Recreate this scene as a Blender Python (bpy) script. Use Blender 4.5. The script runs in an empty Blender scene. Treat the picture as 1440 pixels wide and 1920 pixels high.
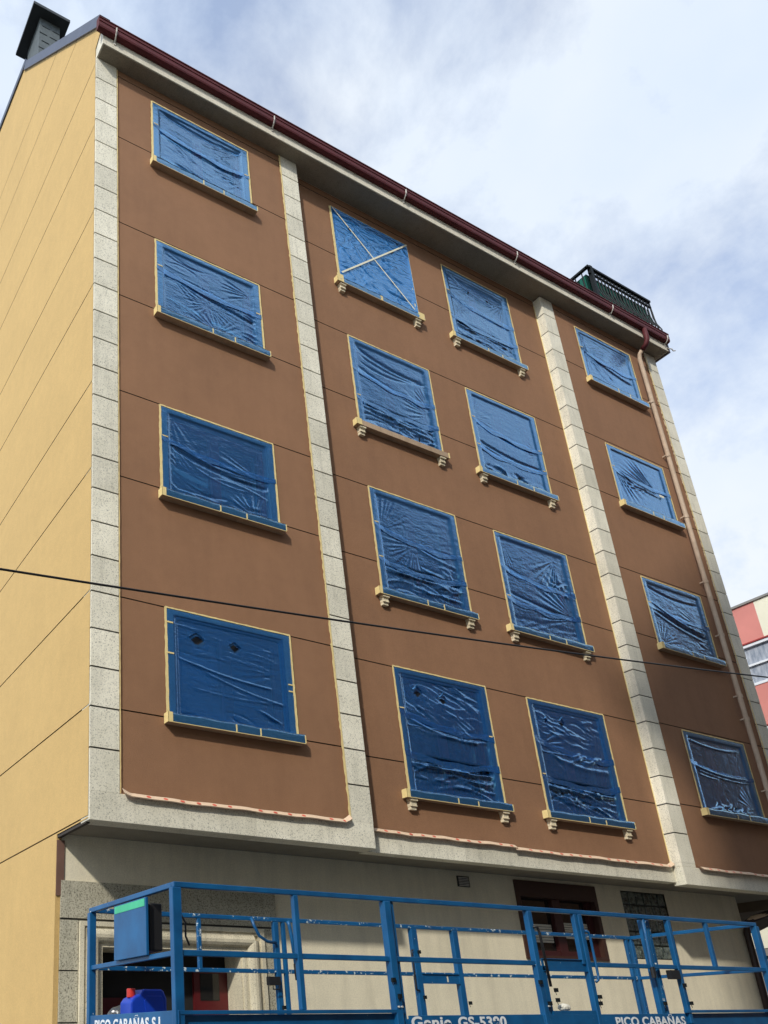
import bpy, math, random
import numpy as np
from mathutils import Vector, Matrix
random.seed(7)
S = bpy.context.scene
COL = S.collection
# ------------------------------------------------------------------ camera
cam_d = bpy.data.cameras.new("camera"); cam = bpy.data.objects.new("camera", cam_d); COL.objects.link(cam)
cam_d.sensor_width = 36.0; cam_d.sensor_fit = 'AUTO'
cam_d.lens = 29.72
cam_d.shift_x = 0.2283; cam_d.shift_y = 0.1789
cam_d.clip_end = 3000
Rr = ((0.8850086, -0.4652404, -0.0176390), (0.1585425, 0.3367785, -0.9281404), (0.4377488, 0.8186157, 0.3718122))
M = Matrix(((Rr[0][0], -Rr[1][0], -Rr[2][0], -3.42226), (Rr[0][1], -Rr[1][1], -Rr[2][1], -7.79064),
            (Rr[0][2], -Rr[1][2], -Rr[2][2], 1.6), (0, 0, 0, 1)))
cam.matrix_world = M
S.camera = cam
# ------------------------------------------------------------------ light and sky
LD = Vector((1.3, 1.0, -1.2)).normalized()
elev = math.asin(-LD.z)
az = math.atan2(-LD.x, -LD.y)            # from +Y towards +X
w = bpy.data.worlds.new("World"); S.world = w; w.use_nodes = True
nt = w.node_tree; nt.nodes.clear()
def N(t, typ, **k):
    n = t.nodes.new(typ)
    for a, b in k.items(): setattr(n, a, b)
    return n
out = N(nt, 'ShaderNodeOutputWorld'); sky = N(nt, 'ShaderNodeTexSky', sky_type='NISHITA', sun_disc=False)
sky.sun_elevation = elev; sky.sun_rotation = az; sky.air_density = 1.0; sky.dust_density = 0.6; sky.ozone_density = 1.5
bg1 = N(nt, 'ShaderNodeBackground'); bg1.inputs[1].default_value = 0.15
bg2 = N(nt, 'ShaderNodeBackground'); bg2.inputs[1].default_value = 1.0
tint = N(nt, 'ShaderNodeMix', data_type='RGBA', blend_type='MULTIPLY'); tint.inputs[0].default_value = 1.0; tint.inputs[7].default_value = (1.05, 1.30, 1.62, 1)
nt.links.new(sky.outputs[0], tint.inputs[6]); nt.links.new(tint.outputs[2], bg1.inputs[0])
tc = N(nt, 'ShaderNodeTexCoord'); sep = N(nt, 'ShaderNodeSeparateXYZ'); nt.links.new(tc.outputs['Generated'], sep.inputs[0])
zadd = N(nt, 'ShaderNodeMath', operation='ABSOLUTE'); nt.links.new(sep.outputs[2], zadd.inputs[0])
z2 = N(nt, 'ShaderNodeMath', operation='ADD'); z2.inputs[1].default_value = 0.75; nt.links.new(zadd.outputs[0], z2.inputs[0])
dx = N(nt, 'ShaderNodeMath', operation='DIVIDE'); nt.links.new(sep.outputs[0], dx.inputs[0]); nt.links.new(z2.outputs[0], dx.inputs[1])
dy = N(nt, 'ShaderNodeMath', operation='DIVIDE'); nt.links.new(sep.outputs[1], dy.inputs[0]); nt.links.new(z2.outputs[0], dy.inputs[1])
cmb = N(nt, 'ShaderNodeCombineXYZ'); nt.links.new(dx.outputs[0], cmb.inputs[0]); nt.links.new(dy.outputs[0], cmb.inputs[1]); cmb.inputs[2].default_value = 5.3
ns = N(nt, 'ShaderNodeTexNoise'); ns.inputs['Scale'].default_value = 6.3; ns.inputs['Detail'].default_value = 8; ns.inputs['Roughness'].default_value = 0.60; ns.inputs['Distortion'].default_value = 0.12
nt.links.new(cmb.outputs[0], ns.inputs['Vector'])
rmp = N(nt, 'ShaderNodeValToRGB'); rmp.color_ramp.elements[0].position = 0.38; rmp.color_ramp.elements[0].color = (0.44,)*3+(1,); rmp.color_ramp.elements[1].position = 0.60
nt.links.new(ns.outputs[0], rmp.inputs[0])
ns2 = N(nt, 'ShaderNodeTexNoise'); ns2.inputs['Scale'].default_value = 4.3; ns2.inputs['Detail'].default_value = 5; nt.links.new(cmb.outputs[0], ns2.inputs['Vector'])
cr = N(nt, 'ShaderNodeValToRGB'); cr.color_ramp.elements[0].position = 0.3; cr.color_ramp.elements[0].color = (0.72, 0.84, 1.02, 1)
cr.color_ramp.elements[1].position = 0.62; cr.color_ramp.elements[1].color = (0.90, 0.96, 1.03, 1)
nt.links.new(ns2.outputs[0], cr.inputs[0]); nt.links.new(cr.outputs[0], bg2.inputs[0])
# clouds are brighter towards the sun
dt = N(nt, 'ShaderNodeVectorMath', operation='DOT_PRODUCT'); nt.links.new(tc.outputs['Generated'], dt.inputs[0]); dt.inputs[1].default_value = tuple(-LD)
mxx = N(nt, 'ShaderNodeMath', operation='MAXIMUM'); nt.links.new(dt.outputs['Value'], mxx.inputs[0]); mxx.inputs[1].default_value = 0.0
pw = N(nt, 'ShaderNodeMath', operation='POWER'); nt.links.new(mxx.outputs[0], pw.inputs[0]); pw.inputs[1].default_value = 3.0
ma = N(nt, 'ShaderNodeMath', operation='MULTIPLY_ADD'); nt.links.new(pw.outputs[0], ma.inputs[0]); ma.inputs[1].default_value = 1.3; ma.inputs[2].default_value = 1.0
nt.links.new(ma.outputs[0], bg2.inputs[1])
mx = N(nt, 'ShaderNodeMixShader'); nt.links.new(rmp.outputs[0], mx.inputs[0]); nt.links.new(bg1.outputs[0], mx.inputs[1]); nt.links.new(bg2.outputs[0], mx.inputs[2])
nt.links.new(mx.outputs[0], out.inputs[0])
sd = bpy.data.lights.new("sun", 'SUN'); sun = bpy.data.objects.new("sun", sd); COL.objects.link(sun)
sd.energy = 3.0; sd.angle = math.radians(2.4); sd.color = (1.0, 0.95, 0.86)
sun.rotation_euler = LD.to_track_quat('-Z', 'Y').to_euler()
S.view_settings.view_transform = 'Standard'; S.view_settings.look = 'None'; S.view_settings.gamma = 1.0
S.view_settings.exposure = 0.0
S.cycles.transparent_max_bounces = 24
S.cycles.max_bounces = 8

# ------------------------------------------------------------------ materials
def new_mat(name):
    m = bpy.data.materials.new(name); m.use_nodes = True; t = m.node_tree
    return m, t, t.nodes['Principled BSDF']
def noise(t, scale, detail=4, rough=0.55, coord='Object', stretch=None):
    c = N(t, 'ShaderNodeTexCoord'); n = N(t, 'ShaderNodeTexNoise')
    n.inputs['Scale'].default_value = scale; n.inputs['Detail'].default_value = detail; n.inputs['Roughness'].default_value = rough
    if stretch:
        mp = N(t, 'ShaderNodeMapping'); mp.inputs['Scale'].default_value = stretch
        t.links.new(c.outputs[coord], mp.inputs[0]); t.links.new(mp.outputs[0], n.inputs['Vector'])
    else: t.links.new(c.outputs[coord], n.inputs['Vector'])
    return n
def ramp(t, src, stops):
    r = N(t, 'ShaderNodeValToRGB'); e = r.color_ramp.elements
    e[0].position = stops[0][0]; e[0].color = (*stops[0][1], 1)
    e[1].position = stops[-1][0]; e[1].color = (*stops[-1][1], 1)
    for p, c in stops[1:-1]:
        x = e.new(p); x.color = (*c, 1)
    t.links.new(src, r.inputs[0]); return r
def bump(t, b, src, strength, dist=0.01):
    n = N(t, 'ShaderNodeBump'); n.inputs['Strength'].default_value = strength; n.inputs['Distance'].default_value = dist
    t.links.new(src, n.inputs['Height']); t.links.new(n.outputs[0], b.inputs['Normal']); return n
def mul(t, a, bsock, fac=1.0):
    m = N(t, 'ShaderNodeMix', data_type='RGBA', blend_type='MULTIPLY'); m.inputs[0].default_value = fac
    t.links.new(a, m.inputs[6]); t.links.new(bsock, m.inputs[7]); return m.outputs[2]
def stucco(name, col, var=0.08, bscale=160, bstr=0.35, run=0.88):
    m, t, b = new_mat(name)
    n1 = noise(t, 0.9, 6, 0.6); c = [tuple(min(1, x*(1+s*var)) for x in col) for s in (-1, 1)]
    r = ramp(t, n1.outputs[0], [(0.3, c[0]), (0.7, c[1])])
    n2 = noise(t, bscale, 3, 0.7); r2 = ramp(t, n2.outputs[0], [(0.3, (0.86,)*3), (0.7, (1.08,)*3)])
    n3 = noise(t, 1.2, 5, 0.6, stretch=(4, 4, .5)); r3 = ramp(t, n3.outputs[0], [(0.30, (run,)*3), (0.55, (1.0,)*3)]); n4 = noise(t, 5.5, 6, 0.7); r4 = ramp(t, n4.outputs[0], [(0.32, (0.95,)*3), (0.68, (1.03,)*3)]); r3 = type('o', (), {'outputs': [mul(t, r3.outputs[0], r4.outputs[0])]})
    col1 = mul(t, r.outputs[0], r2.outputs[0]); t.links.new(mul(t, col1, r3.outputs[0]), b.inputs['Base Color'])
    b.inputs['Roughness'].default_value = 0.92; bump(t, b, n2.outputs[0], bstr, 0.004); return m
def granite(name, base=(0.84, 0.80, 0.66), dark=(0.25, 0.24, 0.20), amount=0.38, scale=75):
    m, t, b = new_mat(name)
    n = noise(t, scale, 3, 0.6)
    r = ramp(t, n.outputs[0], [(0.30, dark), (amount, tuple((a*2+d)/3 for a, d in zip(base, dark))), (amount+0.07, base), (0.75, tuple(min(1, x*1.15) for x in base))])
    n2 = noise(t, 1.7, 6, 0.65); r2 = ramp(t, n2.outputs[0], [(0.3, (0.84, 0.84, 0.82)), (0.65, (1.03,)*3)])
    n3 = noise(t, 2.0, 5, 0.6, stretch=(6, 6, .7)); r3 = ramp(t, n3.outputs[0], [(0.32, (0.86,)*3), (0.5, (1.0,)*3)])
    tcc = N(t, 'ShaderNodeTexCoord'); mp = N(t, 'ShaderNodeVectorMath', operation='MULTIPLY_ADD'); mp.inputs[1].default_value = (0.29, 0.29, 1/0.4676); mp.inputs[2].default_value = (0.4, 0.3, -4.42/0.4676)
    fl = N(t, 'ShaderNodeVectorMath', operation='FLOOR'); wn = N(t, 'ShaderNodeTexWhiteNoise'); t.links.new(tcc.outputs['Object'], mp.inputs[0]); t.links.new(mp.outputs[0], fl.inputs[0]); t.links.new(fl.outputs[0], wn.inputs['Vector'])
    r4 = ramp(t, wn.outputs['Value'], [(0.0, (0.86, 0.85, 0.83)), (1.0, (1.06, 1.05, 1.03))])
    t.links.new(mul(t, mul(t, mul(t, r.outputs[0], r2.outputs[0]), r3.outputs[0]), r4.outputs[0]), b.inputs['Base Color'])
    b.inputs['Roughness'].default_value = 0.85; bump(t, b, n.outputs[0], 0.2, 0.003); return m
def plain(name, col, rough=0.5, metal=0.0, var=0.12, scale=6, spec=0.5):
    m, t, b = new_mat(name)
    n = noise(t, scale, 5, 0.6); r = ramp(t, n.outputs[0], [(0.3, tuple(x*(1-var) for x in col)), (0.7, tuple(min(1, x*(1+var)) for x in col))])
    t.links.new(r.outputs[0], b.inputs['Base Color']); b.inputs['Roughness'].default_value = rough; b.inputs['Metallic'].default_value = metal
    b.inputs['Specular IOR Level'].default_value = spec
    return m
MT = {}
MT['brown'] = stucco('brown_stucco', (0.305, 0.156, 0.079), 0.08, 90, 0.9, 0.94)
MT['yellow'] = stucco('yellow_stucco', (0.60, 0.40, 0.152), 0.04, 90, 0.4, 0.985)
MT['plaster'] = stucco('cream_plaster', (0.86, 0.78, 0.58), 0.06, 60, 0.25)
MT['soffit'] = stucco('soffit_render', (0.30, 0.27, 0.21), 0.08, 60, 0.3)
MT['groove'] = plain('groove', (0.06, 0.045, 0.03), 0.9)
MT['groove_y'] = plain('yellow_groove', (0.20, 0.11, 0.03), 0.9)
MT['joint'] = plain('stone_joint', (0.05, 0.048, 0.04), 0.9)
MT['granite'] = granite('light_granite')
MT['granite2'] = granite('grey_granite', (0.52, 0.49, 0.38), (0.13, 0.12, 0.09), 0.44, 60)
MT['granite3'] = granite('frame_granite', (0.72, 0.66, 0.50), (0.24, 0.21, 0.15), 0.38, 80)
MT['surround'] = stucco('pale_window_surround', (0.93, 0.93, 0.91), 0.03, 60, 0.2)
MT['sillstone'] = granite('sill_stone', (0.50, 0.36, 0.24), (0.30, 0.22, 0.15), 0.40, 90)
MT['corbel'] = granite('corbel_stone', (0.80, 0.70, 0.50), (0.35, 0.28, 0.18), 0.34, 80)
MT['maroon'] = plain('maroon_gutter_metal', (0.10, 0.020, 0.022), 0.6, 0, 0.2, 3, 0.25)
MT['frame'] = plain('dark_red_frame', (0.62, 0.03, 0.06), 0.4)
MT['brownframe'] = plain('brown_wood', (0.055, 0.022, 0.014), 0.5)
MT['slate'] = plain('slate', (0.06, 0.075, 0.075), 0.55, 0, 0.3, 8)
MT['slate2'] = plain('grey_slate_tile', (0.085, 0.10, 0.10), 0.6, 0, 0.2, 12)
MT['flash'] = plain('blue_grey_flashing', (0.075, 0.09, 0.13), 0.45, 0.2, 0.12, 2)
MT['tape'] = plain('yellow_masking_tape', (0.80, 0.63, 0.28), 0.7, 0, 0.08, 20)
MT['xtape'] = plain('cream_masking_tape', (0.82, 0.78, 0.58), 0.7, 0, 0.06, 20)
MT['ptape'] = plain('cream_paper_tape', (0.68, 0.50, 0.34), 0.75, 0, 0.06, 20)
MT['rdot'] = plain('red_print', (0.62, 0.10, 0.06), 0.7)
MT['tan'] = plain('tan_pipe', (0.52, 0.39, 0.28), 0.75, 0, 0.14, 5, 0.2)
MT['white'] = plain('white_metal', (0.55, 0.52, 0.46), 0.5)
MT['black'] = plain('black_rubber', (0.012, 0.012, 0.013), 0.5)
MT['iron'] = plain('dark_iron', (0.008, 0.011, 0.012), 0.6, 0, 0.1, 6, 0.2)
MT['green'] = plain('green_panel', (0.012, 0.12, 0.085), 0.6, 0, 0.15, 4, 0.2)
MT['dark'] = plain('dark_room', (0.012, 0.011, 0.011), 0.8)
MT['red'] = plain('red_render', (0.66, 0.25, 0.21), 0.9, 0, 0.10, 0.5)
MT['cream'] = plain('cream_render', (0.84, 0.80, 0.62), 0.9, 0, 0.05, 0.6)
MT['pvc'] = plain('white_window_pvc', (0.82, 0.84, 0.86), 0.35, 0, 0.03)
MT['asphalt'] = stucco('asphalt', (0.055, 0.055, 0.057), 0.2, 40, 0.6)
MT['pave'] = stucco('pavement', (0.24, 0.23, 0.21), 0.12, 30, 0.3)
MT['opp'] = stucco('opposite_render', (0.30, 0.27, 0.23), 0.1, 20, 0.2)
MT['greenp'] = plain('green_sticker', (0.06, 0.48, 0.25), 0.5)
MT['textwhite'] = plain('white_lettering', (0.75, 0.77, 0.78), 0.5)
MT['jug'] = plain('blue_plastic', (0.006, 0.045, 0.42), 0.3, 0, 0.1, 5)
MT['redcap'] = plain('red_cap', (0.55, 0.03, 0.02), 0.35)
MT['bag'] = plain('grey_plastic_bag', (0.05, 0.055, 0.06), 0.25, 0, 0.4, 20)
MT['paper'] = plain('white_paper', (0.72, 0.70, 0.60), 0.8)
# blue paint with white splashes
def blue_paint(name, splash):
    m, t, b = new_mat(name)
    n = noise(t, 4, 5, 0.6); r = ramp(t, n.outputs[0], [(0.3, (0.003, 0.065, 0.18)), (0.7, (0.005, 0.11, 0.28))])
    n2 = noise(t, 26, 3, 0.6); r2 = ramp(t, n2.outputs[0], [(splash, (0, 0, 0)), (splash+0.03, (1, 1, 1))])
    mi = N(t, 'ShaderNodeMix', data_type='RGBA'); t.links.new(r2.outputs[0], mi.inputs[0]); t.links.new(r.outputs[0], mi.inputs[6]); mi.inputs[7].default_value = (0.6, 0.66, 0.64, 1)
    t.links.new(mi.outputs[2], b.inputs['Base Color']); b.inputs['Roughness'].default_value = 0.38; return m
MT['blue'] = blue_paint('blue_lift_paint', 0.735)
MT['blue_splash'] = blue_paint('blue_lift_paint_splashed', 0.61)
m, t, b = new_mat('window_glass'); b.inputs['Base Color'].default_value = (0.012, 0.014, 0.016, 1); b.inputs['Roughness'].default_value = 0.04; b.inputs['Specular IOR Level'].default_value = 1.0; b.inputs['IOR'].default_value = 2.8
n = noise(t, 0.9, 2, 0.5); bump(t, b, n.outputs[0], 0.06, 0.05); MT['glass'] = m
m, t, b = new_mat('bright_glass'); b.inputs['Base Color'].default_value = (0.30, 0.33, 0.38, 1); b.inputs['Roughness'].default_value = 0.1
n = noise(t, 3, 4, 0.6, stretch=(1, 4, 1)); r = ramp(t, n.outputs[0], [(0.3, (0.22, 0.26, 0.32)), (0.7, (0.5, 0.53, 0.58))]); t.links.new(r.outputs[0], b.inputs['Base Color']); MT['glass2'] = m
m, t, b = new_mat('glass_block'); n = noise(t, 18, 3, 0.6); r = ramp(t, n.outputs[0], [(0.35, (0.02, 0.03, 0.025)), (0.62, (0.16, 0.19, 0.16))])
t.links.new(r.outputs[0], b.inputs['Base Color']); b.inputs['Roughness'].default_value = 0.12; bump(t, b, n.outputs[0], 0.8, 0.02); MT['gblock'] = m
m, t, b = new_mat('dark_window_glass'); b.inputs['Base Color'].default_value = (0.02, 0.018, 0.016, 1); b.inputs['Roughness'].default_value = 0.06; MT['glass_dark'] = m
# translucent blue film: steep folds coloured deeper for stacked layers and painted crease shade
def film(name, trans, diff, fac, gloss=0.05, bs=0.2, deep=0.9):
    m = bpy.data.materials.new(name); m.use_nodes = True; t = m.node_tree; t.nodes.clear()
    o = N(t, 'ShaderNodeOutputMaterial')
    tr = N(t, 'ShaderNodeBsdfTransparent'); di = N(t, 'ShaderNodeBsdfDiffuse'); tl = N(t, 'ShaderNodeBsdfTranslucent')
    gl = N(t, 'ShaderNodeBsdfGlossy'); gl.inputs[0].default_value = (0.53, 0.79, 1, 1); gl.inputs['Roughness'].default_value = 0.10
    nz = noise(t, 5, 4, 0.6, stretch=(1.0, 1.0, 2.6)); nz2 = noise(t, 30, 2, 0.5)
    ad = N(t, 'ShaderNodeMath', operation='MULTIPLY_ADD'); t.links.new(nz2.outputs[0], ad.inputs[0]); ad.inputs[1].default_value = 0.06; t.links.new(nz.outputs[0], ad.inputs[2])
    bm = N(t, 'ShaderNodeBump'); bm.inputs['Strength'].default_value = bs; bm.inputs['Distance'].default_value = 0.05; t.links.new(ad.outputs[0], bm.inputs['Height'])
    for x in (di, tl, gl): t.links.new(bm.outputs[0], x.inputs['Normal'])
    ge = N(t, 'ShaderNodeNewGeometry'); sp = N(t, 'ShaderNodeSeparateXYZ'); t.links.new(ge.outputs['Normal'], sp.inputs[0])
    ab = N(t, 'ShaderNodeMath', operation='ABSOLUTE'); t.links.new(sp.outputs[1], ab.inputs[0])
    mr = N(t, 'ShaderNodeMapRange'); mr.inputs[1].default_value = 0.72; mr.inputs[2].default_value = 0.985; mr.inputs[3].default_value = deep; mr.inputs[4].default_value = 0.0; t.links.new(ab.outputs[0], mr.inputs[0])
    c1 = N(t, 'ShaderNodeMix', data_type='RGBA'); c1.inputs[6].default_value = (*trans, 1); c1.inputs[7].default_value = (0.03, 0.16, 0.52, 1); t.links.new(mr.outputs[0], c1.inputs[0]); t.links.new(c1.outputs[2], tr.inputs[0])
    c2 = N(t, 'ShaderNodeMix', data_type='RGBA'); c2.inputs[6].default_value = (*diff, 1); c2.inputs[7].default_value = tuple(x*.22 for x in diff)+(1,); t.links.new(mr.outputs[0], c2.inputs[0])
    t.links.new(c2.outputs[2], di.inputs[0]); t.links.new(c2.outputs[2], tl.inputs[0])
    m0 = N(t, 'ShaderNodeMixShader'); m0.inputs[0].default_value = 0.3; t.links.new(di.outputs[0], m0.inputs[1]); t.links.new(tl.outputs[0], m0.inputs[2])
    m1 = N(t, 'ShaderNodeMixShader'); m1.inputs[0].default_value = fac; t.links.new(tr.outputs[0], m1.inputs[1]); t.links.new(m0.outputs[0], m1.inputs[2])
    fr = N(t, 'ShaderNodeFresnel'); fr.inputs[0].default_value = 1.45; t.links.new(bm.outputs[0], fr.inputs['Normal'])
    fm = N(t, 'ShaderNodeMath', operation='MULTIPLY_ADD', use_clamp=True); t.links.new(fr.outputs[0], fm.inputs[0]); fm.inputs[1].default_value = 3.1; fm.inputs[2].default_value = gloss
    m2 = N(t, 'ShaderNodeMixShader'); t.links.new(fm.outputs[0], m2.inputs[0]); t.links.new(m1.outputs[0], m2.inputs[1]); t.links.new(gl.outputs[0], m2.inputs[2])
    t.links.new(m2.outputs[0], o.inputs[0]); return m
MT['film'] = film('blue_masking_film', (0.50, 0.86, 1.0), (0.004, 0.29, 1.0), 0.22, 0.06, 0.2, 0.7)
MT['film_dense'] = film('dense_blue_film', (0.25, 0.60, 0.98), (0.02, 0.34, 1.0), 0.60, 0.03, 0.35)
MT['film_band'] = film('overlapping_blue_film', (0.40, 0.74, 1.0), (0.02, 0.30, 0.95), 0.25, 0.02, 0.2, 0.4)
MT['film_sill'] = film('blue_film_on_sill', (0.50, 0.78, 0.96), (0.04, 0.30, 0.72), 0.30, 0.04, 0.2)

# ------------------------------------------------------------------ mesh helpers
class MB:
    def __init__(s): s.v = []; s.f = []; s.mi = []
    def quad(s, a, b, c, d, mi=0):
        k = len(s.v); s.v += [a, b, c, d]; s.f.append((k, k+1, k+2, k+3)); s.mi.append(mi); return s
    def poly(s, pts, mi=0):
        k = len(s.v); s.v += list(pts); s.f.append(tuple(range(k, k+len(pts)))); s.mi.append(mi); return s
    def box(s, x0, x1, y0, y1, z0, z1, mi=0):
        k = len(s.v)
        s.v += [(x0, y0, z0), (x1, y0, z0), (x1, y1, z0), (x0, y1, z0), (x0, y0, z1), (x1, y0, z1), (x1, y1, z1), (x0, y1, z1)]
        for f in ((0, 3, 2, 1), (4, 5, 6, 7), (0, 1, 5, 4), (1, 2, 6, 5), (2, 3, 7, 6), (3, 0, 4, 7)):
            s.f.append(tuple(k+i for i in f)); s.mi.append(mi)
        return s
    def prism(s, poly, fn, t0, t1, mi=0):
        # fn(p, t) -> 3d point
        n = len(poly); k = len(s.v)
        s.v += [fn(p, t0) for p in poly] + [fn(p, t1) for p in poly]
        s.f.append(tuple(range(k, k+n))); s.f.append(tuple(range(k+2*n-1, k+n-1, -1))); s.mi += [mi, mi]
        for i in range(n):
            j = (i+1) % n; s.f.append((k+j, k+i, k+n+i, k+n+j)); s.mi.append(mi)
        return s
    def bar(s, a, b, r, sides=4, mi=0, r2=None, roll=math.pi/4):
        a = Vector(a); b = Vector(b); d = (b-a).normalized()
        up = Vector((0, 0, 1)) if abs(d.z) < 0.9 else Vector((0, 1, 0))
        u = d.cross(up).normalized(); v = d.cross(u)
        k = len(s.v)
        for p, rr in ((a, r), (b, r if r2 is None else r2)):
            for i in range(sides):
                an = roll+2*math.pi*i/sides
                s.v.append(tuple(p+(u*math.cos(an)+v*math.sin(an))*rr))
        for i in range(sides):
            j = (i+1) % sides; s.f.append((k+i, k+j, k+sides+j, k+sides+i)); s.mi.append(mi)
        s.f.append(tuple(k+i for i in range(sides))[::-1]); s.f.append(tuple(k+sides+i for i in range(sides))); s.mi += [mi, mi]
        return s
    def tube(s, pts, r, sides=8, mi=0):
        pts = [Vector(p) for p in pts]; k = len(s.v); n = len(pts); u = None
        for i, p in enumerate(pts):
            d = (pts[min(i+1, n-1)]-pts[max(i-1, 0)]).normalized()
            if u is None:
                u = d.cross(Vector((0.3, 0.2, 1)) if abs(d.z) < 0.9 else Vector((0, 1, 0))).normalized()
            else: u = (u-d*u.dot(d)).normalized()
            v = d.cross(u)
            for q in range(sides):
                an = 2*math.pi*q/sides; s.v.append(tuple(p+(u*math.cos(an)+v*math.sin(an))*r))
        for i in range(n-1):
            for q in range(sides):
                a = k+i*sides+q; b2 = k+i*sides+(q+1) % sides; s.f.append((a, b2, b2+sides, a+sides)); s.mi.append(mi)
        s.f.append(tuple(k+q for q in range(sides))[::-1]); s.f.append(tuple(k+(n-1)*sides+q for q in range(sides))); s.mi += [mi, mi]
        return s
    def build(s, name, mats, parent=None, bevel=0, smooth=False):
        me = bpy.data.meshes.new(name); me.from_pydata([tuple(p) for p in s.v], [], s.f)
        if not isinstance(mats, (list, tuple)): mats = [mats]
        for m in mats: me.materials.append(MT[m] if isinstance(m, str) else m)
        me.polygons.foreach_set('material_index', s.mi); me.update()
        if smooth: me.polygons.foreach_set('use_smooth', [True]*len(me.polygons))
        o = bpy.data.objects.new(name, me); COL.objects.link(o)
        if parent: o.parent = parent
        if bevel:
            bv = o.modifiers.new('bevel', 'BEVEL'); bv.width = bevel; bv.segments = 2; bv.limit_method = 'ANGLE'
        return o
def tag(o, label=None, cat=None, group=None, kind=None):
    if label: o['label'] = label
    if cat: o['category'] = cat
    if group: o['group'] = group
    if kind: o['kind'] = kind
    return o
def empty(name, loc=(0, 0, 0)):
    o = bpy.data.objects.new(name, None); COL.objects.link(o); o.location = loc; o.empty_display_size = 0.3
    return o
def struct(o, kind='structure'): o['kind'] = kind; return o

# ------------------------------------------------------------------ ground
g = MB(); g.quad((-400, -400, 0), (400, -400, 0), (400, 400, 0), (-400, 400, 0)); struct(g.build('street', 'asphalt'))
g = MB(); g.box(-60, 60, -3.2, 0.8, 0.0, 0.13); struct(g.build('pavement', 'pave'))

# ------------------------------------------------------------------ apartment building
yB = 0.172; yD = 0.02; ZT = 15.68; ZB = 3.64
APT = empty('apartment_building', (7, 4, 0)); tag(APT, 'brown and yellow stucco apartment block with granite pilasters and taped over windows', 'building')
def part(mb, name, mats, parent=None, **k):
    o = mb.build(name, mats, parent or APT, **k)
    if parent is None: o.matrix_parent_inverse = Matrix.Translation((-7, -4, 0))
    return o
GRV = [15.493, 14.115, 12.341, 10.963, 9.321, 7.988, 6.304, 4.906]
# windows: (x0, x1, z_top, z_sill_top, plane)
COLS = {'A': (0.961, 2.78, 15.302, 13.93, 0.0), 'B': (4.672, 6.489, 15.313, 13.50, yB), 'C': (7.366, 9.182, 15.291, 13.49, yB), 'D': (11.023, 12.848, 15.26, 13.87, yD)}
WIN = []
for c, (x0, x1, zt, zb, y) in COLS.items():
    for i in range(4): WIN.append((c, i+1, x0, x1, zt-3*i, zb-3*i, y))
BX, BT = 0.11, 0.075
def facade(x0, x1, z0, z1, y, wins, grooves):
    mb = MB(); xs = {x0, x1}; zs = {z0, z1}; ops = []
    for (_, _, a, b, zt, zb, _) in wins:
        ops.append((a+BX, b-BX, zb-0.02, zt-BT)); xs |= {a+BX, b-BX}; zs |= {zb-0.02, zt-BT}
    gs = [(g-0.008, g+0.008) for g in grooves if z0 < g < z1]
    for a, b in gs: zs |= {a, b}
    xs = sorted(xs); zs = sorted(zs)
    for i in range(len(xs)-1):
        for j in range(len(zs)-1):
            cx = (xs[i]+xs[i+1])/2; cz = (zs[j]+zs[j+1])/2
            if any(o[0] < cx < o[1] and o[2] < cz < o[3] for o in ops): continue
            if any(a < cz < b for a, b in gs):
                a, b = zs[j], zs[j+1]; yy = y+0.012
                mb.quad((xs[i], yy, a), (xs[i+1], yy, a), (xs[i+1], yy, b), (xs[i], yy, b), 1)
                mb.quad((xs[i], y, b), (xs[i], yy, b), (xs[i+1], yy, b), (xs[i+1], y, b), 1)
                mb.quad((xs[i], yy, a), (xs[i], y, a), (xs[i+1], y, a), (xs[i+1], yy, a), 1)
            else:
                mb.quad((xs[i], y, zs[j]), (xs[i+1], y, zs[j]), (xs[i+1], y, zs[j+1]), (xs[i], y, zs[j+1]), 0)
    return mb
wA = [q for q in WIN if q[0] == 'A']; wBC = [q for q in WIN if q[0] in 'BC']; wD = [q for q in WIN if q[0] == 'D']
part(facade(0.33, 3.48, 3.9, ZT+.05, 0.0, wA, GRV), 'wall_panel', ['brown', 'groove'])
part(facade(3.80, 10.06, 3.85, ZT+.05, yB, wBC, GRV), 'wall_panel', ['brown', 'groove'])
part(facade(10.39, 13.51, 3.85, ZT+.05, yD, wD, GRV), 'wall_panel', ['brown', 'groove'])
# pilasters with joints, block by block
def pilaster(x0, x1, yf, yback, z0, z1, off, base=None, leftret=None):
    mb = MB(); z = 4.42+off; js = []
    while z < z1-0.05:
        if z > z0+0.05: js.append(z)
        z += 0.4676
    edges = [z0]+[v for j in js for v in (j-0.010, j+0.010)]+[z1]
    for k in range(0, len(edges), 2):
        mb.box(x0, x1, yf, yback, edges[k], edges[k+1], 0)
    for j in js: mb.box(x0+0.004, x1-0.004, yf+0.010, yback, j-0.010, j+0.010, 1)
    return mb
part(pilaster(0.0, 0.345, -0.022, 0.2, 3.95, ZT, 0), 'pilaster', ['granite', 'joint'])
part(pilaster(3.465, 3.81, -0.022, 0.2, 3.95, ZT, 0), 'pilaster', ['granite', 'joint'])
part(pilaster(10.05, 10.405, 0.0, 0.2, 3.93, ZT, -0.02), 'pilaster', ['granite', 'joint'])
part(pilaster(13.49, 13.85, 0.0, 0.4, 3.90, ZT, -0.02), 'pilaster', ['granite', 'joint'])
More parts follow.
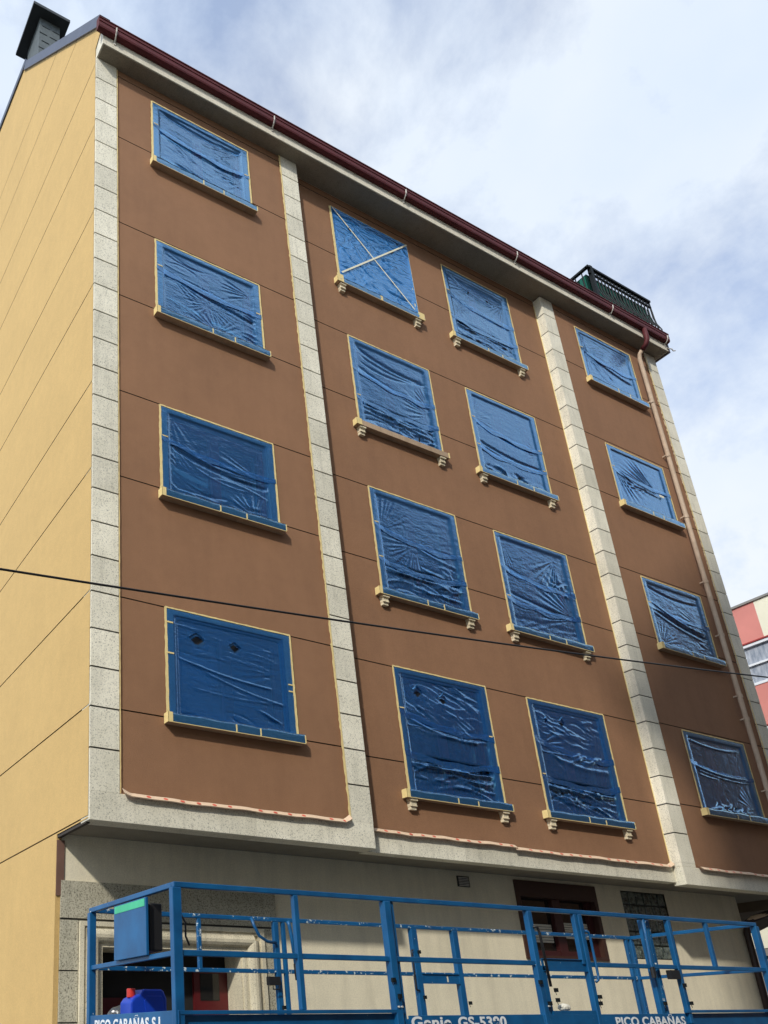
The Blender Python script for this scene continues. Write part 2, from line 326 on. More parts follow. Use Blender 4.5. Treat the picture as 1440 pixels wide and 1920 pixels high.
# base band
def band(x0, x1, yf, zt):
    return MB().box(x0, x1, yf, 0.20, ZB, zt)
part(band(0.0, 3.81, -0.022, 3.95), 'base_band', 'granite', bevel=0.006)
part(MB().box(3.812, 10.048, 0.15, 0.30, ZB-0.002, 3.90), 'base_band', 'granite', bevel=0.006)
part(MB().box(10.05, 13.85, 0.0, 0.20, ZB-0.05, 3.87).box(10.05, 10.405, 0.001, .2, 3.87, 3.93).box(13.49, 13.85, .001, .2, 3.87, 3.90), 'base_band', 'granite', bevel=0.006)
# overhang soffit and back body
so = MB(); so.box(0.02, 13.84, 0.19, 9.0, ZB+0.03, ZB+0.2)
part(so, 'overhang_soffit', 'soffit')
# side (yellow) wall, x=0, with corbelled top corner, grooves
prof_top = [(5.45, 21.05), (3.80, 20.85), (-0.10, 16.28), (-0.21, 16.02)]
def side_wall():
    mb = MB(); X = -0.006
    zg = [18.384, 17.248, 15.493, 14.115, 12.341, 10.963, 9.321, 7.988, 6.304, 4.906, 3.683]
    def ymin(z):
        if z < 3.66: return 0.85
        if z < 15.86: return -0.001
        if z < 16.02: return -0.001-(z-15.86)/0.16*0.21
        if z < 16.28: return -0.21+(z-16.02)/0.26*0.11
        if z < 20.85: return -0.10+(z-16.28)/(20.85-16.28)*3.90
        return 3.80
    lv = [0, 3.66, 3.6601, 15.86, 16.02, 16.28, 20.85]
    for z_ in zg: lv += [z_-0.009, z_+0.009]
    lv = sorted(lv)
    for a, b in zip(lv[:-1], lv[1:]):
        if b-a < 1e-5: continue
        c = (a+b)/2; e = 1e-4
        gr = any(abs(c-z_) < 0.009 for z_ in zg); x = X+(0.01 if gr else 0)
        mb.quad((x, ymin(a+e), a), (x, ymin(b-e), b), (x, 16, b), (x, 16, a), 1 if gr else 0)
    mb.quad((X, 3.80, 20.85), (X, 5.45, 21.05), (X, 16, 22.3), (X, 16, 20.85), 0)
    # thin returns at the ground corner
    mb.quad((X, 0.85, 0), (X, 0.85, 3.66), (0.055, 0.85, 3.66), (0.055, 0.85, 0), 0)
    return mb
part(side_wall(), 'side_wall', ['yellow', 'groove_y'])
part(MB().box(-0.004, 0.085, 0.834, 0.846, 3.0, 3.60), 'wall_patch', plain('brown_primer', (0.16, 0.085, 0.06), 0.9))
part(MB().box(0.003, 0.05, 0.08, 0.86, 3.625, 3.655), 'drip_edge', plain('drip_edge_dark', (0.05, 0.04, 0.03), 0.8))
part(MB().box(0.0, 13.85, 15.9, 16.0, 0, 16).box(13.80, 13.845, 0.25, 15.9, ZB+0.3, 15.7), 'back_wall', 'brown')
# cornice: soffit plus fascia, left end face visible
cz = MB(); cz.prism([(-0.25, 15.645), (-.23, 15.64), (0.3, 15.64), (0.3, 16.1), (-0.25, 16.1)], lambda p, t: (t, p[0], p[1]), 0.006, 14.0)
cz.box(13.4, 14.0, 0.3, 1.2, 15.641, 16.0)
part(cz, 'cornice', [granite('cornice_stone', (0.72, 0.67, 0.55), (0.34, 0.32, 0.26), 0.34, 70)])
part(MB().box(0.03, 13.97, -0.235, 0.16, 15.632, 15.6395), 'cornice_soffit', granite('shaded_soffit_stone', (0.30, 0.26, 0.20), (0.18, 0.155, 0.12), 0.40, 60))  # brown stone sheet, darkened further with eave shade put into its colour
# gutter
gp = [(-0.252, 16.08), (-0.252, 15.835), (-0.30, 15.835), (-0.335, 15.85), (-0.345, 15.88), (-0.345, 15.955), (-0.355, 15.96), (-0.345, 15.965), (-0.345, 16.035), (-0.357, 16.04), (-0.357, 16.058), (-0.33, 16.058), (-0.33, 15.89), (-0.27, 15.86), (-0.265, 16.08)]
GUT = part(MB().prism(gp, lambda p, t: (t, p[0], p[1]), -0.10, 14.0).prism(gp[:6]+[(-0.345, 16.05)], lambda p, t: (t, p[0], p[1]), -0.104, -0.10)
     .prism(gp[:6]+[(-0.345, 16.05)], lambda p, t: (t, p[0], p[1]), 14.0, 14.004), 'gutter', 'maroon')
for bx in (0.20, 3.15, 6.10, 9.05, 12.0, 13.90):
    mb = MB()
    mb.tube([(bx, -0.254, 15.90), (bx+.01, -0.258, 15.775), (bx, -0.285, 15.80), (bx-0.01, -0.335, 15.83), (bx-0.015, -0.365, 15.87), (bx-0.015, -0.372, 15.95)], 0.012, 6)
    mb.box(bx-.012, bx+.022, -.262, -.2515, 15.74, 15.83)
    part(mb, 'gutter_bracket', 'white', GUT)
# roof (mansard) and verges
rf = MB(); pr = [(-0.25, 16.1), (-0.10, 16.26), (3.8, 20.82), (5.45, 21.02), (15.9, 22.2), (15.9, 16.0), (0.3, 16.0)]
rf.prism(pr, lambda p, t: (t, p[0], p[1]), 0.02, 13.95)
ROOF = part(rf, 'roof', 'slate')
vg = MB()
def vstrip(y0, z0, y1, z1, wd, x0, x1):
    d = Vector((0, y1-y0, z1-z0)).normalized(); nrm = Vector((0, -d.z, d.y))
    a = Vector((0, y0, z0)); b = Vector((0, y1, z1)); pts = [a, b, b+nrm*wd, a+nrm*wd]
    vg.prism([(p.y, p.z) for p in pts], lambda p, t: (t, p[0], p[1]), x0, x1)
vstrip(-0.10, 16.22, 3.72, 20.70, 0.17, -0.04, 0.14)
vstrip(3.66, 20.80, 5.5, 21.02, 0.16, -0.04, 0.14); vstrip(5.5, 21.02, 15.9, 22.2, 0.16, -0.041, 0.14)
part(vg, 'verge_flashing', 'flash')
part(MB().box(14.0, 14.05, -0.26, 1.2, 15.62, 16.12), 'verge_trim', plain('dark_plum_trim', (0.035, 0.022, 0.03), 0.5))
# window units in the wall (setting of the facade)
def shift(o, parent): return o
for (c, i, x0, x1, zt, zb, y) in WIN:
    ox0, ox1, oz0, oz1 = x0+BX, x1-BX, zb, zt-BT
    mb = MB(); yf = y-0.006; d = 0.16
    # flat surround
    mb.box(x0+.012, ox0, yf, y+0.03, oz0-.02, zt-.012); mb.box(ox1, x1-.012, yf, y+0.03, oz0-.02, zt-.012); mb.box(ox0, ox1, yf, y+0.03, oz1, zt-.012)
    # reveals
    mb.quad((ox0, y+.03, oz0), (ox0, y+d, oz0), (ox0, y+d, oz1), (ox0, y+.03, oz1)); mb.quad((ox1, y+d, oz0), (ox1, y+.03, oz0), (ox1, y+.03, oz1), (ox1, y+d, oz1))
    mb.quad((ox0, y+.03, oz1), (ox0, y+d, oz1), (ox1, y+d, oz1), (ox1, y+.03, oz1)); mb.quad((ox0, y-.0, oz0), (ox1, y-.0, oz0), (ox1, y+d, oz0), (ox0, y+d, oz0))
    W = part(mb, 'window', 'surround')
    fm = MB(); f = 0.075; yy0, yy1 = y+d-.05, y+d+.03
    fm.box(ox0, ox0+f, yy0, yy1, oz0, oz1); fm.box(ox1-f, ox1, yy0, yy1, oz0, oz1); fm.box(ox0+f, ox1-f, yy0, yy1, oz1-f, oz1); fm.box(ox0+f, ox1-f, yy0, yy1, oz0, oz0+f)
    cx = (ox0+ox1)/2; fm.box(cx-.065, cx+.065, yy0-.004, yy1, oz0+f, oz1-f)
    part(fm, 'frame', 'frame', W)
    part(MB().quad((ox0+f, y+d, oz0+f), (cx-.065, y+d, oz0+f), (cx-.065, y+d, oz1-f), (ox0+f, y+d, oz1-f)), 'pane', 'glass', W)
    part(MB().quad((cx+.065, y+d+.002, oz0+f), (ox1-f, y+d+.002, oz0+f), (ox1-f, y+d+.002, oz1-f), (cx+.065, y+d+.002, oz1-f)), 'pane', 'glass', W)
    bare = (c == 'B' and i == 2)
    if c in 'BC':
        sx0, sx1 = x0-.13, x1+.035
        part(MB().box(sx0, sx1, y-.095, y+.03, zb-.105, zb-.003), 'sill', 'sillstone', W, bevel=.004)
        for kx in (x0-.065, x1-.165):
            cb = MB(); zc = zb-.105
            cb.box(kx, kx+.125, y-.085, y+.01, zc-.035, zc-.001); cb.box(kx+.008, kx+.117, y-.062, y+.01, zc-.095, zc-.035); cb.box(kx+.008, kx+.117, y-.072, y+.01, zc-.108, zc-.095); cb.box(kx+.012, kx+.113, y-.05, y+.01, zc-.15, zc-.108)
            part(cb, 'corbel', 'corbel', W, bevel=.004)
        rl = MB(); rz = oz0+.30*(zt-zb)
        rl.box(ox0, ox1, y+.03, y+.07, rz, rz+.035); rl.box(ox0, ox1, y+.035, y+.065, oz0+.05, oz0+.08)
        n = 11
        for k in range(n):
            bxx = ox0+(k+.5)*(ox1-ox0)/n; rl.bar((bxx, y+.05, oz0+.08), (bxx, y+.05, oz0+.22), .012, 6, r2=.034); rl.bar((bxx, y+.05, oz0+.22), (bxx, y+.05, rz), .034, 6, r2=.012)
        part(rl, 'balcony_rail', 'iron', W)
    else:
        part(MB().box(x0-.045, x1+.035, y-.10, y+.03, zb-.11, zb-.003), 'sill', 'sillstone', W, bevel=.004)
# ground floor -------------------------------------------------------------
Y = 0.85
gw = MB()
def wallrect(mb, x0, x1, z0, z1, y, ops, mi=0):
    xs = sorted({x0, x1, *[o[0] for o in ops], *[o[1] for o in ops]}); zs = sorted({z0, z1, *[o[2] for o in ops], *[o[3] for o in ops]})
    for i in range(len(xs)-1):
        for j in range(len(zs)-1):
            cx = (xs[i]+xs[i+1])/2; c2 = (zs[j]+zs[j+1])/2
            if any(o[0] < cx < o[1] and o[2] < c2 < o[3] for o in ops): continue
            mb.quad((xs[i], y, zs[j]), (xs[i+1], y, zs[j]), (xs[i+1], y, zs[j+1]), (xs[i], y, zs[j+1]), mi)
OPS = [(0.54, 2.52, 0, 2.52), (7.22, 9.0, 2.5, 3.62), (9.66, 10.80, 2.55, 3.60)]
wallrect(gw, 0.05, 12.86, 0, 3.68, Y, OPS); gw.quad((12.86, Y, 0), (12.86, 9, 0), (12.86, 9, 3.68), (12.86, Y, 3.68)); gw.box(0.05, 12.8, 8.8, 9, 0, 3.68)
part(gw, 'ground_floor_wall', 'plaster')
cl = MB(); yc = Y-0.02
cl.box(0.052, 2.87, yc, Y-.001, 2.77, 3.165); cl.box(0.052, 0.262, yc, Y-.001, 2.237, 2.748); cl.box(0.052, 0.262, yc, Y-.001, 1.727, 2.223); cl.box(0.052, 0.262, yc, Y-.001, 0.13, 1.713)
cl.box(2.66, 2.87, yc, Y-.001, 2.12, 2.748); cl.box(2.66, 2.87, yc, Y-.001, 0.13, 2.10); cl.box(0.052, 2.87, yc+.012, Y-.0012, 2.748, 2.77, 1)
cl.box(0.052, .262, yc+.012, Y-.0012, 2.223, 2.237, 1); cl.box(0.052, .262, yc+.012, Y-.0012, 1.713, 1.727, 1)
part(cl, 'granite_cladding', ['granite2', 'joint'])
ds = MB()
def frame_ring(mb, x0, x1, zt, wd, y0, y1, zb=0.13):
    mb.box(x0, x0+wd, y0, y1, zb, zt); mb.box(x1-wd, x1, y0, y1, zb, zt); mb.box(x0+wd, x1-wd, y0, y1, zt-wd, zt)
frame_ring(ds, 0.27, 2.655, 2.742, 0.05, Y-.05, Y); frame_ring(ds, 0.322, 2.603, 2.69, .03, Y-.03, Y)
# roll moulding, round in section
for (a, b2) in (((0.43, Y+.0, .13), (0.43, Y+.0, 2.60)), ((2.50, Y+.0, .13), (2.50, Y+.0, 2.60)), ((0.43, Y, 2.60), (2.50, Y, 2.60))):
    ds.bar(a, b2, .078, 14)
frame_ring(ds, 0.50, 2.43, 2.53, .05, Y-.01, Y+.25)
frame_ring(ds, 0.545, 2.385, 2.482, .02, Y+.05, Y+.40)
DS = part(ds, 'door_surround', 'granite3')
dr = MB(); dr.box(0.5, 2.45, Y+.40, Y+.46, 0.13, 2.5, 0); dr.box(0.6, 1.42, Y+.37, Y+.4, .2, 1.98, 1); dr.box(1.9, 2.36, Y+.36, Y+.4, .2, 2.3, 1)
part(dr, 'entrance_door', ['dark', plain('dark_red_door', (0.10, 0.008, 0.010), 0.4)])
part(MB().box(1.98, 2.24, Y+.355, Y+.362, 1.95, 2.25), 'door_glass', 'glass_dark')
# ground floor window
gx0, gx1, gz0, gz1 = 7.22, 9.0, 2.5, 3.62
gm = MB(); e = .06
gm.box(gx0-.02, gx0+e, Y-.02, Y+.1, gz0, gz1); gm.box(gx1-e, gx1+.02, Y-.02, Y+.1, gz0, gz1); gm.box(gx0+e, gx1-e, Y-.02, Y+.1, gz1-.24, gz1); gm.box(gx0+e, gx1-e, Y-.02, Y+.1, gz0, gz0+.05)
GW = part(gm, 'ground_window', 'brownframe')
gf = MB(); fy = Y+.06
gf.box(gx0+e, gx0+.17, fy, Y+.14, gz0+.05, gz1-.24); gf.box(gx1-.17, gx1-e, fy, Y+.14, gz0+.05, gz1-.24); gf.box(8.04, 8.22, fy-.005, Y+.14, gz0+.05, gz1-.24); gf.box(gx0+.17, gx1-.17, fy, Y+.14, gz0+.05, gz0+.13)
part(gf, 'frame', plain('dark_red_wood', (0.05, 0.010, 0.010), 0.45), GW)
part(MB().quad((gx0+.1, Y+.12, gz0), (gx1-.1, Y+.12, gz0), (gx1-.1, Y+.12, gz1-.2), (gx0+.1, Y+.12, gz1-.2)), 'pane', 'glass_dark', GW)
for (px0, px1, pz0, pz1, sk) in ((7.45, 8.0, 2.75, 3.02, .05), (8.24, 8.83, 2.82, 3.06, .03)):
    pn = MB(); nn = 7
    for k in range(nn):
        a = pz0+(pz1-pz0)*k/nn; b2 = pz0+(pz1-pz0)*(k+.8)/nn
        pn.box(px0, px1, Y+.108, Y+.116, a, b2)
    part(pn, 'blind', 'paper', GW)
gb = MB(); nx, nz = 6, 5; bx0, bx1, bz0, bz1 = 9.66, 10.80, 2.55, 3.60
for a in range(nx):
    for b2 in range(nz):
        sx = (bx1-bx0)/nx; sz = (bz1-bz0)/nz
        gb.box(bx0+a*sx+.008, bx0+(a+1)*sx-.008, Y+.01, Y+.08, bz0+b2*sz+.008, bz0+(b2+1)*sz-.008, 0)
gb.box(bx0, bx1, Y+.03, Y+.09, bz0, bz1, 1)
part(gb, 'glass_block_panel', ['gblock', 'joint'], bevel=0.012)
vm = MB(); vm.box(6.05, 6.28, Y-.018, Y-.001, 3.45, 3.60, 0)
for k in range(6): vm.box(6.07, 6.26, Y-.026, Y-.018, 3.462+k*.022, 3.472+k*.022, 1)
part(vm, 'vent_grille', ['joint', 'white'])
# downpipe
dp = MB()
dp.tube([(13.10, -0.31, 15.84), (13.10, -0.315, 15.64), (13.10, -.31, 15.54), (13.09, -0.27, 15.44), (13.09, -0.16, 15.37)], .052, 12, 1)
dp.tube([(13.09, -.17, 15.38), (13.085, -0.09, 15.31), (13.08, -0.065, 15.20), (13.07, -0.06, 12), (13.06, -.06, 8), (13.06, -0.06, 3.55), (13.06, -0.03, 3.42), (13.0, 0.3, 3.36), (12.90, 0.68, 3.28), (12.83, 0.77, 3.20), (12.80, .79, 3.05), (12.80, 0.79, 0.2)], .043, 12, 0)
DP = part(dp, 'downpipe', ['tan', 'maroon'], smooth=True)
for zc in (14.0, 12.6, 11.1, 9.6, 8.45, 7.2, 6.75, 5.4, 4.2):
    part(MB().bar((13.065, -.06, zc-.03), (13.065, -.06, zc+.03), .051, 12).box(13.0, 13.02, -.06, .02, zc-.012, zc+.012), 'pipe_clamp', 'tan', DP)
dk = MB(); dk.tube([(13.04, -0.08, 3.50), (13.02, 0.2, 3.40), (12.93, 0.66, 3.28), (12.84, 0.765, 3.20), (12.80, .78, 3.05), (12.80, 0.78, 0.2)], .055, 12)
part(dk, 'lower_downpipe', plain('dark_brown_pipe', (0.03, 0.014, 0.012), 0.5), smooth=True)
# chimney
ch = MB(); X0, X1, Y0, Y1 = 0.22, 0.69, 3.57, 4.34
ch.box(X0, X1, Y0, Y1, 20.3, 22.45, 0)
CH = part(ch, 'chimney', 'slate2')
SE = plain('dark_slate_edge', (0.05, 0.06, 0.06), .6)  # darker strips along the slate courses
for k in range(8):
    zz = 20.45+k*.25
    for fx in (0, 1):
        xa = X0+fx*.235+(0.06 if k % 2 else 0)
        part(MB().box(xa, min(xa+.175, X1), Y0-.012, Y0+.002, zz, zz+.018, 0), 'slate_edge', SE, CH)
part(MB().box(0.0, 0.85, 3.36, 4.55, 22.45, 22.53).box(0.08, .77, 3.44, 4.5, 22.53, 22.6), 'chimney_cap', plain('dark_slate_cap', (0.022, 0.026, 0.028), .6), CH)
# roof balcony above the gutter
BY, BX0, BX1, BZ0, BZ1 = -0.2, 11.75, 13.92, 15.98, 17.13
bl = MB()
bl.box(BX0-.04, BX1, BY-.04, BY+.03, BZ1-.05, BZ1); bl.box(BX0-.04, BX0+.03, BY, BY+1.3, BZ1-.05, BZ1)
bl.box(BX0, BX1, BY-.02, BY+.02, BZ1-.2, BZ1-.17); bl.box(BX0, BX1, BY-.06, BY-.03, BZ0+.06, BZ0+.09)
nb = 17
for k in range(nb+1):
    x = BX0+.18+(BX1-BX0-.2)*k/nb
    bl.tube([(x, BY, BZ1-.05), (x, BY, BZ1-.5), (x, BY-.03, BZ0+.45), (x, BY-.10, BZ0+.22), (x, BY-.08, BZ0+.08), (x, BY, BZ0)], .013, 6)
    if k < nb:
        xm = x+(BX1-BX0-.2)/nb/2
        rr = [(xm+.04*math.cos(q*math.pi/4), BY, BZ1-.11+.04*math.sin(q*math.pi/4)) for q in range(9)]
        bl.tube(rr, .008, 5)
for k in range(8):
    y = BY+.15+k*.16; bl.tube([(BX0, y, BZ1-.05), (BX0, y, BZ1-.5), (BX0-.02, y, BZ0+.4), (BX0-.08, y, BZ0+.2), (BX0, y, BZ0)], .013, 6)
bl.tube([(BX1, BY, BZ1-.05), (BX1+.02, BY, BZ1-.5), (BX1+.08, BY, BZ0+.35), (BX1+.17, BY, BZ0+.2), (BX1+.18, BY, BZ0+.08), (BX1+.1, BY, BZ0)], .014, 6)
bl.tube([(BX1, BY+.2, BZ1-.05), (BX1+.02, BY+.2, BZ1-.5), (BX1+.07, BY+.2, BZ0+.35), (BX1+.12, BY+.2, BZ0+.2), (BX1+.1, BY+.2, BZ0)], .014, 6)
bl.bar((BX0+.09, BY, BZ0-.05), (BX0+.09, BY, BZ1+.03), .055, 4)
BAL = part(bl, 'balcony_railing', 'iron')
gpn = MB()
for k in range(6):
    y = BY+.12+k*.2; gpn.box(BX0+.03, BX0+.045, y, y+.13, BZ0, BZ1-.16)
for k in range(14):
    x = BX0+.16+k*.150; gpn.box(x, x+(.11 if k < 3 else .075), BY+.05, BY+.065, BZ0, BZ1-.2)
part(gpn, 'green_slat', 'green', BAL)
part(MB().box(BX0+.05, BX1-.02, BY+.09, BY+1.2, BZ0, BZ1-.12), 'balcony_box', plain('dark_green_back', (0.003, 0.028, 0.022), .8, 0, .1, 4, .1), BAL)
# small bits on the eave corner
part(MB().tube([(13.95, -.25, 15.72), (14.06, -.3, 15.70), (14.10, -.3, 15.66), (14.17, -.31, 15.69)], .012, 6), 'loose_wire', 'white')

# ------------------------------------------------------------------ blue masking sheets
def sm(a, b, x): t = np.clip((x-a)/(b-a), 0, 1); return t*t*(3-2*t)
class H:
    """wrinkle height field in window coordinates: u 0..1 left to right, v 0..1 top to bottom"""
    def __init__(s, U, V, seed):
        s.U, s.V = U, V; s.h = np.zeros_like(U); s.r = np.random.RandomState(seed)
    def fan(s, cu, cv, a0, a1, k, amp, rad, pw=1.0):
        amp *= .5
        du = s.U-cu; dv = s.V-cv; r = np.hypot(du, dv)+1e-6; a = np.degrees(np.arctan2(dv, du)); c = (a0+a1)/2; hw = abs(a1-a0)/2
        d = (a-c+180) % 360-180; m = 1-sm(hw*.75, hw*1.15, np.abs(d)); ph = s.r.uniform(0, 6.28)
        wv = np.sin(np.radians(d)*k+ph+1.2*np.sin(np.radians(d)*k*.31+ph))
        s.h += amp*wv*m*sm(0, .06, r)*(1-sm(rad*.45, rad, r))
    def swag(s, u0, v0, u1, v1, sag, wd, amp):
        t = np.clip((s.U-u0)/(u1-u0), 0, 1); vc = v0+(v1-v0)*t+sag*4*t*(1-t); d = (s.V-vc)
        m = sm(u0, u0+.08, s.U)*(1-sm(u1-.08, u1, s.U)) if u1 > u0 else 1
        s.h += amp*np.exp(-(d/wd)**2)*m
    def lines(s, n, u, v, ang, ln, wd, amp):
        for _ in range(n):
            cu = s.r.uniform(*u); cv = s.r.uniform(*v); a = math.radians(s.r.uniform(*ang)); l = s.r.uniform(*ln)
            p = (s.U-cu)*math.cos(a)+(s.V-cv)*math.sin(a); q = -(s.U-cu)*math.sin(a)+(s.V-cv)*math.cos(a); q = q+.35*p*p*s.r.uniform(-1, 1)/max(l, .1)
            s.h += s.r.choice([-1, 1, 1])*amp*s.r.uniform(.5, 1)*np.exp(-(q/wd)**2)*np.exp(-(p/l)**4)
    def crumple(s, v0, v1, amp, f=14):
        m = sm(v0, v0+.05, s.V)*(1-sm(v1-.04, v1, s.V)); o = np.zeros_like(s.U)
        for k in range(9):
            a = s.r.uniform(-.5, .5); ff = f*s.r.uniform(.5, 1.8); o += np.abs(np.sin((s.U*math.cos(a)*ff*.55+s.V*ff*2.2+s.r.uniform(0, 6))*1.0+2*np.sin(s.U*ff*.3+s.r.uniform(0, 6))))*s.r.uniform(.4, 1)
        s.h += amp*(o/9-.5)*2*m
def sheet_mesh(name, x0, x1, z0, z1, y, fn, nu=120, nv=110, holes=(), seed=1, mat='film', border=True, lift=0.0):
    u = np.linspace(0, 1, nu); v = np.linspace(0, 1, nv); U, V = np.meshgrid(u, v)
    hf = H(U, V, seed); fn(hf)
    Wd, Hd = x1-x0, z1-z0
    ex = np.minimum(U, 1-U)*Wd; et = V*Hd; eb = (1-V)*Hd
    m = sm(.085, .16, ex)*sm(.05, .11, et)*sm(0.0, .05, eb) if border else sm(.0, .05, ex)*sm(.0, .05, et)*sm(0., .05, eb)
    sag = 0.022*m if border else .006*m
    yy = y-0.011-lift+sag-1.15*hf.h*(m*.95+.05)
    yy = np.minimum(yy, y+.12)
    yy = np.where(m < .5, np.minimum(yy, y-.008-lift), yy)
    X = x0+U*Wd; Z = z1-V*Hd
    co = np.stack([X, yy, Z], -1).reshape(-1, 3)
    idx = np.arange(nu*nv).reshape(nv, nu)
    q = np.stack([idx[1:, :-1], idx[1:, 1:], idx[:-1, 1:], idx[:-1, :-1]], -1).reshape(-1, 4)
    if holes:
        cu = ((U[:-1, :-1]+U[1:, 1:])/2).ravel(); cv = ((V[:-1, :-1]+V[1:, 1:])/2).ravel(); keep = np.ones(len(q), bool)
        for (hu, hv, hs) in holes: keep &= ~((np.abs(cu-hu)/hs+np.abs(cv-hv)/(hs*.95)) < 1)
        q = q[keep]
    me = bpy.data.meshes.new(name); me.from_pydata(co.tolist(), [], q.tolist()); me.materials.append(MT[mat])
    me.polygons.foreach_set('use_smooth', [True]*len(me.polygons)); me.update()
    o = bpy.data.objects.new(name, me); COL.objects.link(o); return o
def ribbon(mb, pts, wfn, nrm, seed, mi=0, th=0.0016):
    """tape ribbon along a 3D polyline lying in a plane with normal nrm"""
    r = random.Random(seed); nrm = Vector(nrm); pts = [Vector(p) for p in pts]
    P = []
    for a, b in zip(pts[:-1], pts[1:]):
        n = max(2, int((b-a).length/.05))
        for k in range(n): P.append(a.lerp(b, k/n))
    P.append(pts[-1])
    L = []
    for i, p in enumerate(P):
        d = (P[min(i+1, len(P)-1)]-P[max(i-1, 0)]).normalized(); s = d.cross(nrm).normalized()
        wl, wr = wfn(i/(len(P)-1), r); L.append((p-s*wl, p+s*wr))
    k = len(mb.v)
    for a, b in L: mb.v += [tuple(a), tuple(b), tuple(b-nrm*th), tuple(a-nrm*th)]
    for i in range(len(L)-1):
        j = k+4*i
        for e0, e1 in ((0, 1), (1, 2), (2, 3), (3, 0)): mb.f.append((j+e0, j+e1, j+4+e1, j+4+e0)); mb.mi.append(mi)
    mb.f.append((k, k+3, k+2, k+1)); e = k+4*(len(L)-1); mb.f.append((e, e+1, e+2, e+3)); mb.mi += [mi, mi]

def rA1(h):
    h.fan(0.12, .40, -15, 60, 22, .005, .55); h.swag(.1, .42, .95, .52, .04, .018, -.02); h.fan(.93, .16, 130, 200, 24, .006, .6); h.fan(.95, .62, 120, 260, 22, .006, .4); h.lines(16, (.2, .9), (.15, .9), (5, 30), (.08, .2), .008, .006); h.swag(.1, .08, .95, .1, .05, .02, -.018); h.lines(5, (.3, .6), (.85, .95), (0, 20), (.1, .2), .015, .012)
def rA2(h):
    h.fan(0.5, .60, 0, 360, 30, .006, .30); h.fan(.1, .36, 0, 60, 30, .006, .5); h.fan(.93, .22, 140, 210, 30, .009, .38); h.swag(.08, .38, .95, .60, .03, .016, -.018); h.lines(14, (.85, .93), (.4, .95), (10, 35), (.04, .08), .008, .012); h.fan(.55, .95, 180, 330, 26, .006, .35); h.lines(4, (.1, .4), (.15, .3), (5, 20), (.1, .2), .012, .008)
def rA3(h):
    h.fan(.95, .55, 170, 215, 44, .008, .62); h.fan(.1, .42, 20, 100, 30, .006, .3); h.swag(.08, .42, .95, .58, .07, .02, -.02); h.lines(5, (.45, .75), (.5, .7), (8, 16), (.15, .3), .007, .010); h.fan(.08, .05, 50, 88, 30, .006, .5); h.lines(10, (.2, .9), (.86, .95), (-10, 20), (.05, .16), .015, .012); h.lines(8, (.05, .1), (.5, .9), (40, 60), (.04, .06), .007, .008); h.fan(.78, .95, 190, 300, 20, .012, .3)
def rA4(h):
    h.lines(34, (.1, .9), (.12, .5), (2, 14), (.08, .22), .006, .006); h.swag(.05, .44, .85, .58, .03, .009, .016); h.swag(.25, .52, .95, .72, .03, .008, .013); h.swag(.15, .70, .8, .72, .02, .007, .008); h.lines(10, (.2, .9), (.6, .8), (0, 8), (.1, .25), .006, .005); h.lines(5, (.5, .9), (.86, .97), (15, 35), (.06, .14), .009, .014); h.fan(.93, .42, 150, 200, 30, .006, .5); h.lines(3, (.1, .25), (.93, .97), (-10, 0), (.05, .08), .012, .014)
def rB1(h):
    h.lines(70, (.05, .95), (.04, .96), (-70, 60), (.06, .2), .012, .009); h.crumple(.0, 1.0, .007, 12); h.swag(.5, .5, .9, .62, .04, .02, -.012); h.swag(.55, .8, .95, .82, .03, .02, -.015)
def low(h, a=.012):
    h.swag(.08, .715, .95, .735, .0, .016, -.042); h.swag(.05, .76, .95, .78, .02, .012, .016)
    h.lines(16, (.15, .9), (.76, .93), (-6, 16), (.12, .35), .009, a)
def rB2(h):
    h.swag(.08, .08, .9, .2, .05, .016, -.018); h.swag(.12, .17, .95, .2, .06, .010, -.014); h.swag(.1, .24, .7, .26, .05, .009, -.012); h.fan(.95, .57, 150, 215, 34, .009, .45); h.fan(.95, .50, 210, 260, 30, .009, .3); h.swag(.05, .30, .6, .45, .02, .012, -.010); low(h, .014); h.lines(9, (.1, .95), (.9, .98), (-10, 30), (.05, .1), .02, .018)
def rB3(h):
    h.fan(.45, .46, 60, 200, 40, .008, .42); h.fan(.45, .46, -40, 40, 30, .005, .2); h.fan(.08, .4, -85, -20, 44, .006, .5); h.swag(.45, .46, .95, .56, .02, .012, .010); h.fan(.9, .85, 200, 300, 20, .008, .3); h.lines(7, (.75, .95), (.58, .68), (5, 20), (.06, .14), .007, .010); low(h, .016); h.lines(9, (.5, .9), (.66, .72), (0, 10), (.1, .2), .009, .010)
def rB4(h):
    h.lines(34, (.1, .95), (.08, .35), (8, 28), (.08, .25), .010, .010); h.fan(.55, .30, 20, 80, 30, .010, .35); h.swag(.08, .40, .95, .50, .06, .014, .018); h.swag(.1, .46, .6, .5, .03, .010, .010); h.lines(8, (.6, .95), (.42, .52), (-20, 20), (.06, .12), .012, .012); low(h, .018); low(h, .01)
def rC1(h):
    h.fan(.93, .12, 80, 150, 34, .010, .4); h.fan(.33, .2, 150, 220, 26, .007, .4); h.swag(.08, .12, .75, .25, .03, .012, -.012); h.swag(.05, .35, .95, .48, .04, .016, -.012); low(h, .016); h.crumple(.72, .96, .012, 16); h.fan(.08, .42, 0, 80, 24, .006, .3)
def rC2(h):
    h.fan(.05, .32, -80, 30, 40, .006, .35); h.swag(.06, .34, .9, .48, .06, .016, -.012); h.swag(.05, .60, .95, .68, .04, .014, -.018); h.swag(.1, .66, .95, .72, .05, .010, -.012); h.fan(.95, .5, 120, 240, 26, .010, .22); h.crumple(.84, .97, .016, 12); h.lines(8, (.1, .95), (.87, .96), (10, 40), (.05, .12), .02, .02)
